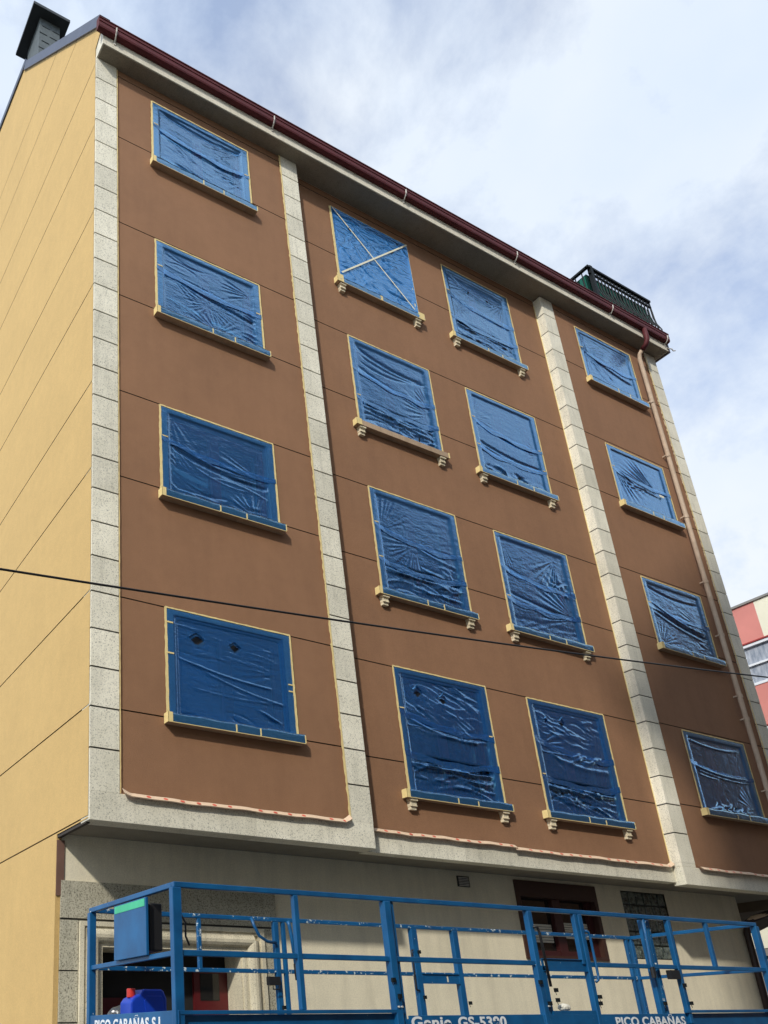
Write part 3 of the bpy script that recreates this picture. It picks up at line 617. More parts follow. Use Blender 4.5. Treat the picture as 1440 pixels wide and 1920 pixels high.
def rC3(h):
    h.fan(.82, .10, 95, 160, 36, .012, .55); h.fan(.95, .72, 160, 260, 34, .012, .62); h.swag(.06, .62, .95, .72, .01, .012, -.014); h.swag(.05, .34, .6, .45, .02, .014, -.012); h.lines(8, (.7, .95), (.35, .5), (-20, 10), (.05, .12), .012, .016); h.fan(.1, .08, 60, 95, 40, .008, .3); h.crumple(.82, .95, .014, 14)
def rC4(h):
    h.lines(44, (.1, .9), (.1, .36), (-6, 20), (.06, .2), .010, .008); h.fan(.08, .40, -40, 40, 28, .012, .4); h.lines(9, (.4, .9), (.44, .5), (-35, -5), (.05, .1), .014, .016); h.swag(.15, .46, .95, .55, .05, .02, .014); low(h, .02); low(h, .012)
def rD1(h):
    h.swag(.06, .36, .92, .66, .06, .022, -.022); h.fan(.08, .36, -40, 70, 30, .006, .5); h.lines(8, (.15, .6), (.55, .85), (35, 55), (.1, .2), .008, .008); h.swag(.1, .1, .12, .5, .0, .02, 0); h.lines(5, (.1, .13), (.15, .6), (85, 95), (.1, .2), .012, -.012)
def rD2(h):
    h.fan(.78, .58, 170, 245, 46, .014, .75); h.fan(.06, .36, 10, 80, 34, .010, .7); h.swag(.1, .38, .8, .60, .06, .016, .012)
def rD3(h):
    h.swag(.06, .10, .93, .16, .06, .016, -.020); h.swag(.06, .34, .95, .62, .06, .02, .022); h.swag(.08, .42, .95, .68, .05, .014, -.020); h.fan(.95, .55, 165, 215, 40, .010, .5); h.swag(.06, .48, .95, .74, .05, .012, .016); h.lines(14, (.82, .93), (.6, .95), (5, 20), (.05, .1), .010, .012); h.fan(.1, .95, 270, 350, 30, .006, .4)
def rD4(h):
    h.swag(.06, .09, .93, .12, .05, .011, .016); h.swag(.05, .42, .95, .49, .05, .02, .020); h.swag(.1, .48, .98, .54, .04, .009, .014); h.swag(.08, .52, .45, .56, .02, .008, .010); h.lines(16, (.12, .85), (.90, .96), (-50, 20), (.03, .10), .014, .016); h.fan(.9, .9, 190, 300, 26, .006, .35)
REC = dict(A1=rA1, A2=rA2, A3=rA3, A4=rA4, B1=rB1, B2=rB2, B3=rB3, B4=rB4, C1=rC1, C2=rC2, C3=rC3, C4=rC4, D1=rD1, D2=rD2, D3=rD3, D4=rD4)
HOL = dict(A4=[(.235, .23, .066), (.535, .23, .055)], B4=[(.23, .165, .058), (.50, .185, .054)], C4=[(.20, .165, .028), (.41, .155, .048)], C1=[(.38, .20, .016), (.66, .20, .022)], B1=[(.22, .20, .030), (.76, .22, .026)])
LAB = dict(
 A1='pale blue film on the top left window with a taut band across it',
 A2='light blue film starred with creases in its middle, second window down at far left',
 A3='deep blue film with white creases fanning to the right, third window down at far left',
 A4='dark blue film with two diamond cuts, lowest window at far left',
 B1='bright blue sheeting crossed by two diagonal tapes forming an X',
 B2='blue film above the bare unwrapped sandy sill, with dark folds along its lower third',
 B3='deep blue film with creases radiating left, above the cable and beside the second pilaster',
 B4='dark blue film with two diamond cuts, lowest window just right of the second pilaster',
 C1='light blue film with small star shaped tears, top window left of the third pilaster',
 C2='light blue film with thin pale vertical lines, second window down left of the third pilaster',
 C3='blue film with folds fanning from its upper right corner, its sill just above the cable',
 C4='crinkled dark blue film with one small diamond cut, lowest window left of the third pilaster',
 D1='pale blue film on the top right window beside the downpipe, under the gutter elbow',
 D2='blue film gathered into a knot of folds under a white tape scrap, near the downpipe',
 D3='shiny blue film mirroring white cloud patches, beside the downpipe just above the cable',
 D4='smooth dark navy film with one shiny crease across it, lowest window at far right')
YT = [MT['tape']]
for wi, (c, i, x0, x1, zt, zb, y) in enumerate(WIN):
    key = f'{c}{i}'; rnd = random.Random(100+wi)
    root = empty('plastic_sheet', (x0, y, zb)); tag(root, LAB[key], 'plastic sheet', 'blue masking films taped over the windows')
    def att(o): o.parent = root; o.matrix_parent_inverse = Matrix.Translation((-x0, -y, -zb)); return o
    # holes are given for the opening; convert the diamond size
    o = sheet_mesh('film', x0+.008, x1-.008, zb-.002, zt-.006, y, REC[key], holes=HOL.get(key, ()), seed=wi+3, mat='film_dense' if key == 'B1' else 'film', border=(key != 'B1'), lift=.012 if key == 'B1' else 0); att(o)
    if key in ('A4', 'B4', 'C4'):
        # second, older layer of film over the upper part
        v1 = 1.0 if key == 'A4' else .45
        zz = zt-.05-(zt-zb)*v1*.98
        o = sheet_mesh('film_layer', x0+.05, x1-.05, max(zz, zb+.0), zt-.05, y, lambda h: h.lines(24, (.05, .95), (.05, .95), (0, 14), (.1, .25), .008, .006), nu=90, nv=80, seed=wi+50, mat='film_band', border=True, lift=-.012,
                       holes=[(hu, hv/v1, hs) for hu, hv, hs in HOL[key]]); att(o)
    if key in HOL:
        for (hu, hv, hs) in HOL[key]:
            hx = x0+hu*(x1-x0); hz = zt-hv*(zt-zb); s = hs*(x1-x0)*.98; s2 = hs*.95*(zt-zb)*.98
            fl = MB(); yy = y-.012 if key != 'B1' else y-.02
            # turned-back flap along one cut and a dark plate standing in for the unlit opening
            fl.poly([(hx-s, yy+.004, hz), (hx, yy+.004, hz+s2), (hx+s*.04, yy-.022, hz+s2*.90), (hx-s*.90, yy-.022, hz-s2*.04)])
            att(fl.build('cut_flap', 'film_dense'))
            att(MB().box(hx-s*1.02, hx+s*1.02, y+.030, y+.036, hz-s2*1.02, hz+s2*1.02).build('cut_opening', 'dark'))
    # overlap bands
    bands = []
    if c in 'AD' and key not in ('A4',): bands = [(.38 if c == 'A' else .40, .47 if c == 'A' else .50, .035)]
    if c in 'BC' and key != 'B1': bands = [(.36, .46, .03), (.69, .71, .03)]
    for (va, vb, hw) in bands:
        nn = 40; mbb = MB(); P = []
        for k in range(nn+1):
            t_ = k/nn; v_ = va+(vb-va)*t_+.045*4*t_*(1-t_)+.006*math.sin(t_*19+wi); yy = y-.018+.022*min(1, 8*t_, 8*(1-t_))
            x = x0+.01+t_*(x1-x0-.02); P.append(((x, yy, zt-(v_-hw)*(zt-zb)), (x, yy-.003, zt-(v_+hw*(.4+.6*math.sin(t_*7+wi)**2))*(zt-zb))))
        for k in range(nn): mbb.quad(P[k][1], P[k+1][1], P[k+1][0], P[k][0])
        att(mbb.build('overlap_band', 'film_band', smooth=True))
        if rnd.random() < .8 or c == 'A':
            zz = zt-va*(zt-zb)+.03
            att(MB().box(x0+.0, x0+.11, y-.016, y-.013, zz, zz+.016).build('tape_scrap', 'tape'))
            if rnd.random() < .6:
                zz2 = zt-vb*(zt-zb)+.03; att(MB().box(x1-.10, x1, y-.016, y-.013, zz2, zz2+.018).build('tape_scrap', 'tape'))
    if key == 'A4':
        for zz in (zt-.20, zt-.60): att(MB().box(x0, x0+.10, y-.017, y-.013, zz, zz+.02).build('tape_scrap', 'tape'))
        for zz in (zt-.70, zt-.79): att(MB().box(x1-.09, x1, y-.017, y-.013, zz, zz+.016).build('tape_scrap', 'tape'))
    if key == 'D2':
        att(MB().box(x0+.77*(x1-x0), x0+.85*(x1-x0), y-.022, y-.018, zt-.60*(zt-zb), zt-.565*(zt-zb)).build('tape_scrap', 'xtape'))
    # edge tape
    wl = .030 if c != 'D' else .022
    et = MB(); yt = y-.014
    big = key == 'B1'
    def wf_left(t_, r): return ((.012+r.random()*.006), (.008+r.random()*.012+(.045 if big else wl*(.3+.7*t_))*(0.8+.2*r.random())))
    ribbon(et, [(x0+.004, yt, zt), (x0+.004, yt, zb)], lambda t_, r: wf_left(t_, r)[::-1] if False else (wf_left(t_, r)[1]*.75, wf_left(t_, r)[0]*.9), (0, 1, 0), wi)
    ribbon(et, [(x0, yt-.0005, zt), (x1, yt-.0005, zt)], lambda t_, r: (.006+r.random()*.004, .008+r.random()*.007), (0, 1, 0), wi+20)
    ribbon(et, [(x1-.004, yt-.001, zt), (x1-.004, yt-.001, zb)], lambda t_, r: (.010+r.random()*.006+(.05 if big else .012)*t_, .008+r.random()*.006), (0, 1, 0), wi+40)
    att(et.build('edge_tape', 'tape'))
    # sill wrapping
    if c in 'BC': sx0, sx1, sy, sz0, sz1 = x0-.13, x1+.035, y-.095, zb-.105, zb-.003
    else: sx0, sx1, sy, sz0, sz1 = x0-.045, x1+.035, y-.10, zb-.11, zb-.003
    sw = MB(); lt = MB(); e = .10
    if key == 'B2':
        lt.box(sx0-.006, sx0+.10, sy-.006, sy-.001, sz0-.002, sz1+.012); lt.box(sx1-.02, sx1+.005, sy-.006, sy-.001, sz0, sz1+.004)
        lt.box(sx0-.007, sx0-.001, sy-.006, y-.01, sz0, sz1+.012)
    else:
        if key == 'B1':
            lt.box(sx0-.006, sx0+.13, sy-.006, sy-.001, sz0-.002, sz1+.06); lt.box(sx1-.13, sx1+.006, sy-.006, sy-.001, sz0, sz1+.05)
            lt.box(sx0+.95, sx0+1.0, sy-.006, sy-.001, sz0, sz1)
        else:
            lt.box(sx0-.006, sx0+.055, sy-.006, sy-.001, sz0-.002, sz1+.012)
            lt.box(sx1-.012, sx1+.005, sy-.006, sy-.001, sz0+.01, sz1)
            for fx in (.44+.03*rnd.random(), .63+.04*rnd.random()):
                xx = sx0+fx*(sx1-sx0); hh = rnd.uniform(.7, 1.0); lt.box(xx, xx+.018, sy-.0075, sy-.0035, sz0+.005, sz0+hh*(sz1-sz0))
        lt.box(sx0-.007, sx0-.001, sy-.006, y-.01, sz0, sz1+.012)
        lt.box(sx0+.05, sx1, sy-.0045, sy-.001, sz0-.002, sz0+.006)
        nn = 60; rows = 5; base = len(sw.v)
        for a in range(nn+1):
            t_ = a/nn; xx = sx0+.05+t_*(sx1-sx0-.05)
            top = sz1+.004+.006*math.sin(t_*23+wi)
            for b2 in range(rows):
                q = b2/(rows-1); sw.v.append((xx, sy-.003-.004*abs(math.sin(t_*41+b2*1.7+wi))*(q*(1-q)*4*.8+.1), sz0+.004+(top-sz0)*q))
            sw.v.append((xx, y-.012, top+.006))
        for a in range(nn):
            for b2 in range(rows):
                k = base+a*(rows+1)+b2; sw.f.append((k, k+rows+1, k+rows+2, k+1)); sw.mi.append(0)
        att(sw.build('sill_wrap', 'film_sill', smooth=True))
    att(lt.build('sill_tape', 'tape'))
    if key == 'B1':
        xt = MB(); ribbon(xt, [(x0+.03, y-.030, zt-.03), (x1-.1, y-.030, zb+.16)], lambda t_, r: (.013, .013), (0, 1, 0), 1)
        ribbon(xt, [(x0+.05, y-.033, zb+.22), (x1-.02, y-.033, zt-.02)], lambda t_, r: (.016, .016), (0, 1, 0), 2)
        att(xt.build('cross_tape', 'xtape'))
# pilaster edge tape: thin ragged yellow strips beside the stone
def edge_strip(x, yy, z0, z1, w1, label, seed):
    mb = MB(); ribbon(mb, [(x, yy, z1), (x, yy, z0)], lambda t_, r: (w1*(.35+.65*r.random()), .006+.004*r.random()), (0, 1, 0), seed)
    o = mb.build('masking_tape', 'tape'); tag(o, label, 'masking tape', 'yellow tapes running down the pilasters')
edge_strip(0.352, -0.026, 3.95, 15.6, .006, 'hair thin yellow tape down the right edge of the corner pilaster', 1)
edge_strip(3.458, -0.026, 3.95, 15.62, .032, 'yellow tape down the left edge of the second pilaster', 2)
edge_strip(10.045, .06, 3.9, 15.6, .012, 'ragged yellow tape down the left edge of the third pilaster', 3)
mb = MB(); ribbon(mb, [(10.046, .168, 15.5), (10.046, .168, 3.9)], lambda t_, r: (.02, .046*(.3+.7*r.random())), (0, 1, 0), 3)
bpy.data.objects.remove(bpy.data.objects['masking_tape.002'])
o = mb.build('masking_tape', 'tape'); tag(o, 'ragged yellow tape down the left edge of the third pilaster', 'masking tape', 'yellow tapes running down the pilasters')
edge_strip(10.412, 0.012, 3.9, 15.6, .003, 'hair thin yellow tape down the right edge of the third pilaster', 5)
edge_strip(13.482, -0.006, 3.9, 15.5, .034, 'ragged yellow tape beside the downpipe on the right end pilaster', 4)
# red dotted paper tape along the foot of the brown panels
def dotted(x0, x1, yy, z, label, curl):
    mb = MB(); n = 60; pts = []
    for k in range(n+1):
        t_ = k/n; x = x0+(x1-x0)*t_; up = .05*max(0, 1-t_/.03) if curl[0] else 0; up += .07*max(0, (t_-.97)/.03) if curl[1] else 0
        wob = .004*math.sin(t_*17)+.003*math.sin(t_*41)
        pts.append(((x, yy-.002, z+.048+wob+up), (x, yy-.052, z+wob+up*.8)))
    for k in range(n):
        a, b = pts[k], pts[k+1]; mb.quad(a[1], b[1], b[0], a[0], 0)
        mb.quad(b[1], a[1], (a[1][0], a[1][1]+.006, a[1][2]-.01), (b[1][0], b[1][1]+.006, b[1][2]-.01), 0)
    nd = int((x1-x0)/.20)
    for k in range(nd):
        t_ = (k+.5)/nd; x = x0+(x1-x0)*t_; cz = z+.026+.004*math.sin(t_*17); s = .028
        P = []
        for q in range(10):
            an = q*2*math.pi/10; du = s*1.0*math.cos(an); dv = .017*math.sin(an); P.append((x+du, yy-.027-.0035-dv*1.04, cz-.0035*.5+dv*-1*-1*-1 if False else cz-0.003+dv*.9*1))
        P = [(p[0], yy-.002-.05*(1-((p[2]-z)/.048))-.004, p[2]) for p in P]
        mb.poly(P, 1)
    o = mb.build('dotted_tape', ['ptape', 'rdot']); tag(o, label, 'masking tape', 'red dotted paper tapes along the foot of the panels')
dotted(0.37, 3.44, -0.024, 3.915, 'red dotted paper tape under the lowest far left window', (1, 1))
dotted(3.83, 6.5, 0.146, 3.895, 'red dotted paper tape beginning at the second pilaster, under the crossing overlap', (0, 0))
dotted(6.46, 10.02, 0.142, 3.86, 'red dotted paper tape ending in a lifted tip at the third pilaster', (0, 1))
dotted(10.43, 13.3, -0.004, 3.84, 'red dotted paper tape starting right of the third pilaster in shade', (1, 0))

# ------------------------------------------------------------------ cable
cb = MB(); P = []
for k in range(41):
    t_ = -0.75+2.4*k/40; x = -1.825+10.53*t_; P.append((x, -2.5, 4.792+1.055*t_-.18*4*t_*(1-t_)*.25))
cb.tube(P, .0095, 8); o = cb.build('overhead_cable', 'black', smooth=True); tag(o, 'black cable slung across the whole facade below the third row of windows', 'cable')

# ------------------------------------------------------------------ scissor lift
LX0, LX1, LY0, LY1 = -0.14, 7.72, -2.0, -0.42; ZR, ZM = 2.675, 2.165; ZK = 1.755
LIFT = empty('scissor_lift', (3.8, -1.2, 0)); tag(LIFT, 'blue scissor lift platform with paint splashed guard rails, standing below the overhang', 'scissor lift')
def lp(mb, name, mats='blue', parent=None, **k):
    o = mb.build(name, mats, parent or LIFT, **k)
    if parent is None: o.matrix_parent_inverse = Matrix.Translation((-3.8, 1.2, 0))
    return o
def sq(x0, x1, y0, y1, z0, z1): return MB().box(x0, x1, y0, y1, z0, z1)
h = .022
lp(sq(LX0-h, LX1+h, LY0-h, LY0+h, ZR-h, ZR+h), 'top_rail', bevel=.006)
lp(sq(LX0-h, LX1+h, LY1-h, LY1+h, ZR-h, ZR+h), 'top_rail', 'blue_splash', bevel=.006)
lp(sq(LX0-h, LX0+h, LY0+h, LY1-h, ZR-h, ZR+h), 'top_rail', bevel=.006)
lp(sq(LX1-h, LX1+h, LY0+h, LY1-h, ZR-h, ZR+h), 'top_rail', bevel=.006)
lp(sq(LX0, 3.80, LY0-.018, LY0+.018, ZM-.022, ZM+.022), 'mid_rail', bevel=.005)
lp(sq(4.55, LX1, LY0-.018, LY0+.018, ZM-.022, ZM+.022), 'mid_rail', bevel=.005)
lp(sq(LX0, LX1, LY1-.018, LY1+.018, ZM-.02, ZM+.02), 'mid_rail', 'blue_splash', bevel=.005)
lp(sq(LX0-.018, LX0+.018, LY0, LY1, ZM-.02, ZM+.02), 'mid_rail', bevel=.005)
lp(sq(LX1-.018, LX1+.018, LY0, LY1, ZM-.02, ZM+.02), 'mid_rail', bevel=.005)
def post(x, y, z0, z1, wx=.026, wy=.026, m='blue'): return lp(sq(x-wx, x+wx, y-wy, y+wy, z0, z1), 'post', m, bevel=.006)
post(LX0, LY0, 1.6, ZR-h, .040, .030); post(LX0, LY1, 1.6, ZR-h, .034, .03); post(LX1, LY0, 1.6, ZR-h, .034, .034); post(LX1, LY1, 1.6, ZR-h, .03, .03)
post(1.0, LY0, ZK, ZR-h, .024, .024); post(1.99, LY0, 1.6, ZR-h, .036, .036); post(2.07, LY0+.03, 1.6, ZR-h, .022, .03)
post(3.82, LY0, 1.6, ZR-h, .030, .03); post(3.91, LY0+.02, 1.6, ZM-.02, .03, .026); post(4.50, LY0, ZM, ZR-h, .02, .024); post(4.565, LY0, 1.6, ZR-h, .028, .03)
post(5.68, LY0+.06, 1.6, ZR-h, .030, .028); post(5.79, LY0+.08, 1.6, ZR-h, .024, .024, 'blue_splash'); post(6.04, LY0, 1.6, ZR-h, .025, .026); post(6.74, LY0, ZM, ZR-h, .024, .02)
post(1.01, LY1, ZM, ZR-h, .02, .02, 'blue_splash'); post(1.93, LY1, 1.6, ZR-h, .030, .024); post(2.03, LY1, 1.6, ZR-h, .02, .02)
post(3.83, LY1, 1.6, ZR-h, .042, .03); post(4.47, LY1, 1.6, ZR-h, .040, .03, 'blue'); post(7.62, LY1, 1.6, ZR-h, .022, .02)
# gate plates with slot
def plate(x0, x1, y, z0, z1, slot):
    mb = MB(); s0, s1 = slot
    mb.box(x0, s0, y-.006, y+.006, z0, z1); mb.box(s1, x1, y-.006, y+.006, z0, z1); mb.box(s0, s1, y-.006, y+.006, z0, z0+.012); mb.box(s0, s1, y-.006, y+.006, z1-.012, z1)
    mb.box(x0, x1, y-.02, y+.006, z1, z1+.006); mb.box(x0, x1, y-.02, y+.006, z0-.006, z0)
    return lp(mb, 'gate_plate')
plate(3.872, 4.43, LY1-.02, 2.07, 2.165, (4.24, 4.275)); plate(3.90, 4.55, LY0+.0, 2.10, 2.205, (3.925, 3.955))
lp(sq(3.92, 4.54, LY0-.02, LY0+.02, 1.70, 1.735), 'gate_bar')
# handles, pins, hooks
hd = MB(); hd.tube([(3.77, LY1-.04, 2.42), (3.745, LY1-.04, 2.41), (3.745, LY1-.04, 2.37), (3.745, LY1-.04, 2.02), (3.745, LY1-.04, 2.0), (3.79, LY1-.04, 1.99)], .009, 8); lp(hd, 'pull_handle', 'black', smooth=True)
hd = MB(); hd.tube([(4.60, LY0-.03, 2.49), (4.64, LY0-.03, 2.48), (4.655, LY0-.03, 2.44), (4.66, LY0-.03, 2.07), (4.65, LY0-.03, 2.02), (4.61, LY0-.03, 2.0)], .013, 8); lp(hd, 'grab_handle', smooth=True)
hd = MB(); hd.tube([(3.83, LY0-.03, 2.50), (3.88, LY0-.04, 2.50), (3.90, LY0-.04, 2.44), (3.92, LY0-.04, 1.95)], .013, 8); lp(hd, 'grab_handle', 'black', smooth=True)
hd = MB(); hd.tube([(1.62, LY1-.03, 2.68), (1.63, LY1-.06, 2.60), (1.68, LY1-.07, 2.50), (1.78, LY1-.06, 2.45), (1.9, LY1-.04, 2.44)], .016, 8); lp(hd, 'curved_handle', smooth=True)
hd = MB(); hd.tube([(2.06, LY1-.05, 2.66), (2.07, LY1-.06, 2.62), (2.09, LY1-.06, 2.50), (2.12, LY1-.06, 2.20)], .020, 8, 0); hd.tube([(2.12, LY1-.06, 2.24), (2.13, LY1-.06, 2.08)], .028, 8, 1); lp(hd, 'locking_lever', ['blue', 'black'], smooth=True)
hd = MB(); hd.box(1.76, 1.90, LY1-.08, LY1-.03, 2.03, 2.11); hd.tube([(1.80, LY1-.08, 2.02), (1.80, LY1-.08, 1.99), (1.88, LY1-.08, 1.99), (1.88, LY1-.08, 2.03)], .006, 6); lp(hd, 'latch', 'black')
hd = MB(); hd.tube([(5.62, LY0+.0, 2.66), (5.59, LY0-.02, 2.5), (5.57, LY0-.02, 2.2), (5.57, LY0-.02, 2.12)], .018, 8); hd.tube([(5.57, LY0-.02, 2.16), (5.57, LY0-.02, 2.05)], .024, 8, 1); hd.box(5.82, 5.98, LY0-.05, LY0+.0, 2.04, 2.13, 1); lp(hd, 'locking_lever', ['blue', 'black'], smooth=False)
for (x, z, yy) in ((1.955, 1.99, LY0-.04), (3.79, 1.99, LY0-.04), (4.60, 1.80, LY0-.04), (4.53, 1.86, LY1-.05), (6.03, 1.98, LY0-.04), (2.0, 1.86, LY0-.045), (4.0, 1.92, LY0-.03), (4.0, 1.83, LY0-.03), (3.87, 1.80, LY0-.04), (3.86, 1.92, LY1-.04), (3.86, 2.4, LY1-.04), (7.76, 2.3, LY0-.05), (4.61, 1.86, LY0-.04), (5.72, 1.80, LY0+.02), (6.08, 1.80, LY0-.035), (1.95, 1.82, LY1-.04)):
    mb = MB(); mb.box(x-.02, x+.015, yy-.012, yy+.012, z-.018, z+.018); mb.tube([(x-.02, yy-.01, z), (x-.03, yy-.012, z-.02), (x-.02, yy-.01, z-.045)], .003, 5)
    lp(mb, 'safety_pin', 'iron')
for (x, z) in ((1.975, 1.775), (2.01, 1.775), (3.85, 1.775)):
    lp(MB().bar((x, LY0-.05, z), (x, LY0-.03, z), .008, 8), 'bolt', 'white')
# toe boards, deck, end panel
tb = MB(); tb.box(LX0, 2.03, LY0-.035, LY0+.0, ZK-.028, ZK); tb.box(LX0, 2.03, LY0+.01, LY0+.02, 1.58, ZK-.03); lp(tb, 'toe_board', bevel=.003)
lp(sq(2.10, 3.76, LY0-.02, LY0-.004, 1.56, 1.705), 'toe_board', bevel=.003)
lp(sq(3.78, 5.95, LY0-.021, LY0-.005, 1.56, 1.70), 'toe_board', bevel=.003)
tb = MB(); tb.box(5.97, LX1+.03, LY0-.035, LY0, 1.705, 1.733); tb.box(5.97, LX1+.03, LY0+.01, LY0+.02, 1.56, 1.70); lp(tb, 'toe_board', bevel=.003)
EP = lp(sq(LX0-.024, LX0-.012, LY0-.04, LY1+.02, 1.55, ZK+.003), 'end_panel', bevel=.003)
lp(sq(LX0, LX1, LY1-.01, LY1+.01, 1.56, 1.70), 'toe_board')
lp(sq(LX0, LX1, LY0+.03, LY1-.02, 1.52, 1.60), 'deck', plain('deck_metal', (0.12, 0.13, 0.14), .6, .5))
# control box
bx = MB(); bx.box(LX0-.05, LX0-.026, -1.60, -1.0, 2.18, 2.635, 0); lp(bx, 'guard_plate', bevel=.004)
lp(sq(LX0-.053, LX0-.0505, -1.58, -1.02, 2.565, 2.625), 'green_stripe', 'greenp')
lp(sq(LX0+.02, LX0+.14, -1.53, -1.08, 2.22, 2.60), 'control_box', 'black', bevel=.012)
hd = MB(); hd.tube([(LX0+.1, -1.9, 2.47), (LX0+.13, -1.92, 2.40), (LX0+.14, -1.9, 2.3), (LX0+.2, -1.85, 2.24)], .008, 6); lp(hd, 'hose', 'black')
# lettering on the boards
def lettering(s, name, size, loc, rot, sx=1.0, parent=None):
    cu = bpy.data.curves.new(name, 'FONT'); cu.body = s; cu.size = size; cu.extrude = .0012; cu.offset = size*.028; cu.space_character = 1.08
    tmp = bpy.data.objects.new(name, cu); COL.objects.link(tmp)
    dg = bpy.context.evaluated_depsgraph_get(); me = bpy.data.meshes.new_from_object(tmp.evaluated_get(dg)); COL.objects.unlink(tmp); bpy.data.objects.remove(tmp)
    me.materials.clear(); me.materials.append(MT['textwhite']); xs = [v.co.x for v in me.vertices]; w0 = max(xs)-min(xs)
    for v in me.vertices: v.co.x = (v.co.x-min(xs))*sx/w0
    o = bpy.data.objects.new(name, me); COL.objects.link(o); o.parent = LIFT; o.matrix_parent_inverse = Matrix.Translation((-3.8, 1.2, 0)); o.location = loc; o.rotation_euler = rot; return o
R90 = math.pi/2
lettering('PICO CABAÑAS S.L.', 'lettering', .125, (LX0-.026, -.56, 1.630), (R90, 0, -R90), 1.27)
lettering('Genie', 'lettering', .13, (2.115, LY0-.0225, 1.605), (R90, 0, 0), .46)
lettering('GS-5390', 'lettering', .125, (2.66, LY0-.0225, 1.602), (R90, 0, 0), .60)
lettering('PICO CABAÑAS', 'lettering', .115, (4.80, LY0-.0235, 1.590), (R90, 0, 0), 1.12)
# scissor stack, chassis and wheels below
for k, (za, zb2) in enumerate(((1.48, 1.20), (1.20, .92))):
    for yy in (-1.75, -.7):
        lp(MB().bar((.6, yy, za), (7.0, yy, zb2), .05), 'scissor_arm'); lp(MB().bar((.6, yy+.07, zb2), (7.0, yy+.07, za), .05), 'scissor_arm')
lp(sq(.4, 7.2, -1.9, -.55, .45, .88), 'chassis', bevel=.02)
for x in (1.3, 6.3):
    for yy in (-2.0, -.45):
        lp(MB().bar((x, yy-.13, .42), (x, yy+.13, .42), .42, 24), 'wheel', 'black', bevel=.03)
# jerrycan
J = empty('jerrycan', (-.05, -1.15, 1.6)); tag(J, 'blue plastic jerrycan with a red cap at the left end of the lift', 'jerrycan')
jb = MB(); pf = [(-.20, 0), (.155, 0), (.155, .26), (.125, .325), (.10, .335), (-.06, .335), (-.085, .325), (-.10, .30), (-.165, .265), (-.195, .23)]
jb.prism(pf, lambda p, t_: (p[0], t_, p[1]), -.11, .11)
o = jb.build('body', 'jug', J, bevel=.022)
jr = MB(); jr.prism([(.02-.06, .02), (.12, .02), (.12, .24), (.10, .28), (-.04, .28), (-.07, .24)], lambda p, t_: (p[0], t_, p[1]), -.116, -.108); jr.build('raised_panel', 'jug', J, bevel=.006)
MB().bar((-.14, 0, .27), (-.14, 0, .345), .038, 16).build('cap', 'redcap', J, bevel=.006)
J.location = (.20, -.82, 1.625)
# crumpled bag
def blob(name, c, s, mat, seed, lab=None, cat=None):
    import bmesh
    bm = bmesh.new(); bmesh.ops.create_icosphere(bm, subdivisions=4, radius=1); r = np.random.RandomState(seed); D = r.normal(size=(26, 3)); D /= np.linalg.norm(D, axis=1)[:, None]; ph = r.uniform(0, 6, 26); fr = r.uniform(3, 12, 26)
    for v in bm.verts:
        p = np.array(v.co); k = 1+.035*sum(abs(math.sin(fr[i]*float(p@D[i])+ph[i]))-.6 for i in range(26))*.55; v.co = Vector(p*k)
    me = bpy.data.meshes.new(name); bm.to_mesh(me); bm.free(); me.materials.append(MT[mat]); o = bpy.data.objects.new(name, me); COL.objects.link(o); o.location = c; o.scale = s
    if lab: tag(o, lab, cat)
    return o
blob('plastic_bag', (.10, -.56, 1.70), (.15, .10, .14), 'bag', 3, 'crumpled dark grey plastic bag left of the blue jerrycan', 'plastic bag')
blob('plastic_wrap', (4.13, -1.98, 1.765), (.075, .04, .035), 'paper', 8, 'small pale wad of plastic stuck on the lift gate', 'plastic wrap')

# ------------------------------------------------------------------ neighbour at right
NB = empty('apartment_building', (34, 4, 0)); tag(NB, 'red and cream striped block with white framed windows, beyond the brown building', 'building')
def npart(mb, name, mats, parent=None, **k):
    o = mb.build(name, mats, parent or NB, **k)
    if parent is None: o.matrix_parent_inverse = Matrix.Translation((-34, -4, 0))
    return o
XN = 28.0
nw = MB()
ops_z = [(12.46+dz, 13.96+dz) for dz in (0, -3, -6, )]
def yz(mb, y0, y1, z0, z1, mi, x=XN):
    mb.quad((x, y1, z0), (x, y0, z0), (x, y0, z1), (x, y1, z1), mi)
segs = [(14, 8.6, 1), (8.6, 5.65, 0), (5.65, 3.0, 1), (3.0, 0.0, 0), (0.0, -2, 1)]
wins = [(6.50, 5.35), (2.2, .9)]
ys = sorted({v for s in segs for v in s[:2]} | {v for q in wins for v in q}); zs = sorted({3.86, 5.0, 15.42} | {v for q in ops_z for v in q})
for a, b in zip(ys[:-1], ys[1:]):
    for c0, c1 in zip(zs[:-1], zs[1:]):
        cy = (a+b)/2; cz2 = (c0+c1)/2
        if any(q[1] < cy < q[0] for q in wins) and any(q[0] < cz2 < q[1] for q in ops_z): continue
        mi = [s[2] for s in segs if s[1] < cy < s[0]][0]; mi = 1 if cz2 < 5 else mi; yz(nw, a, b, c0, c1, mi)
yz(nw, -2, 14, 0, 3.86, 2, XN+.02); nw.quad((XN, -2, 0), (XN+12, -2, 0), (XN+12, -2, 15.42), (XN, -2, 15.42), 1); nw.quad((XN, 14, 0), (XN+12, 14, 0), (XN+12, 14, 15.42), (XN, 14, 15.42), 1)
nw.box(XN+.3, XN+12, -2.01, 14.01, 14.8, 15.3, 1)
npart(nw, 'wall', ['red', 'cream', 'opp'])
npart(MB().box(XN-.05, XN+.3, -2.05, 14.05, 15.42, 15.50), 'parapet', plain('grey_coping', (0.25, 0.24, 0.22), .8))
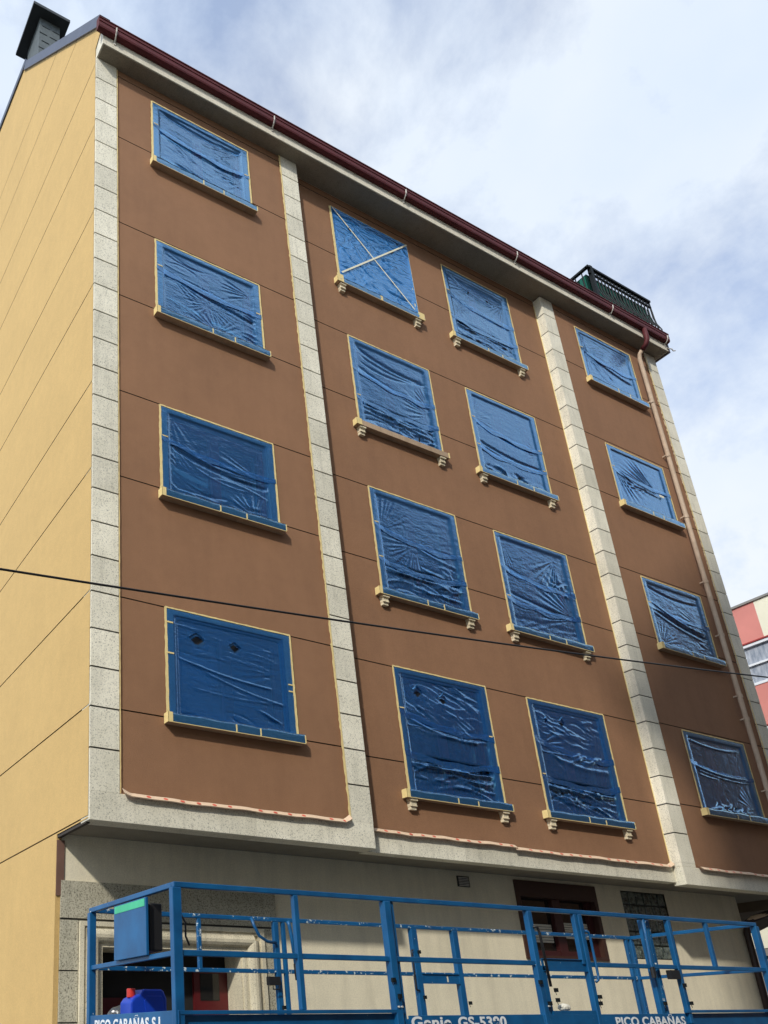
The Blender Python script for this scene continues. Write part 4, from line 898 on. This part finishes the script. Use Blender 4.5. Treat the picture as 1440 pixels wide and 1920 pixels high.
for (z0, z1) in ops_z:
    for (ya, yb2) in wins:
        f = MB(); x = XN+.04; e = .09
        f.box(x-.06, x+.06, yb2, ya, z1-e, z1); f.box(x-.06, x+.06, yb2, ya, z0, z0+e); f.box(x-.06, x+.06, ya-e, ya, z0+e, z1-e); f.box(x-.06, x+.06, yb2, yb2+e, z0+e, z1-e)
        f.box(x-.04, x+.04, yb2+e, ya-e, (z0+z1)/2-.035, (z0+z1)/2+.035)
        F = npart(f, 'window', 'pvc'); npart(MB().quad((x+.03, ya, z0), (x+.03, yb2, z0), (x+.03, yb2, z1), (x+.03, ya, z1)), 'pane', 'glass2', F)
        npart(MB().box(XN-.05, XN-.001, yb2-.1, ya+.1, z1+.02, z1+.07), 'lintel', plain('dark_red_line', (0.35, 0.05, 0.045), .8), F)

cn = MB(); cn.prism([(13.87, 6.0), (13.87, 0.02), (14.6, 0.1), (16.2, 1.6), (17.085, 2.59), (18.06, 3.335), (19.5, 6.5)], lambda p, t_: (p[0], p[1], t_), 3.5, 3.95)
for yy in (2.4, 4.4): cn.box(13.9, 14.02, yy, yy+.12, 0.0, 3.5)
tag(cn.build('canopy', plain('canopy_underside', (0.17, 0.13, 0.09), .8)), 'brown flat canopy beside the lower right corner of the brown building', 'canopy')
# ------------------------------------------------------------------ houses across the street (behind the camera: cast the shade, fill the reflections)
OP = empty('gabled_house', (8, -16, 0)); tag(OP, 'tall grey rendered house with a sloping roof, across the street', 'house')
om = MB(); pf = [(-3.3, 0), (-3.3, 18.4), (-5.1, 19.95), (-5.0, 20.2), (-0.45, 23.6), (17, 23.6), (17, 0)]
om.prism(pf, lambda p, t_: (p[0], t_, p[1]), -11.0, -21.0)
o = om.build('wall', 'opp', OP); o.matrix_parent_inverse = Matrix.Translation((-8, 16, 0))
for fl in range(6):
    for k in range(6):
        x = -1.6+k*3.1; z = 1.2+fl*3.2
        o = MB().box(x, x+1.3, -11.0, -10.96, z, z+1.6).build('window', 'glass', OP); o.matrix_parent_inverse = Matrix.Translation((-8, 16, 0))
OP2 = empty('low_house', (-12, -16, 0)); tag(OP2, 'low flat roofed house across the street, left of the tall one', 'house')
o = MB().box(-22, -3.4, -21, -11.2, 0, 11.5).build('wall', 'plaster', OP2); o.matrix_parent_inverse = Matrix.Translation((12, 16, 0))
OP3 = empty('brick_house', (30, -16, 0)); tag(OP3, 'brown house across the street, right of the tall one', 'house')
o = MB().box(18.0, 44, -22, -11.4, 0, 19).build('wall', 'brown', OP3); o.matrix_parent_inverse = Matrix.Translation((-30, 16, 0))
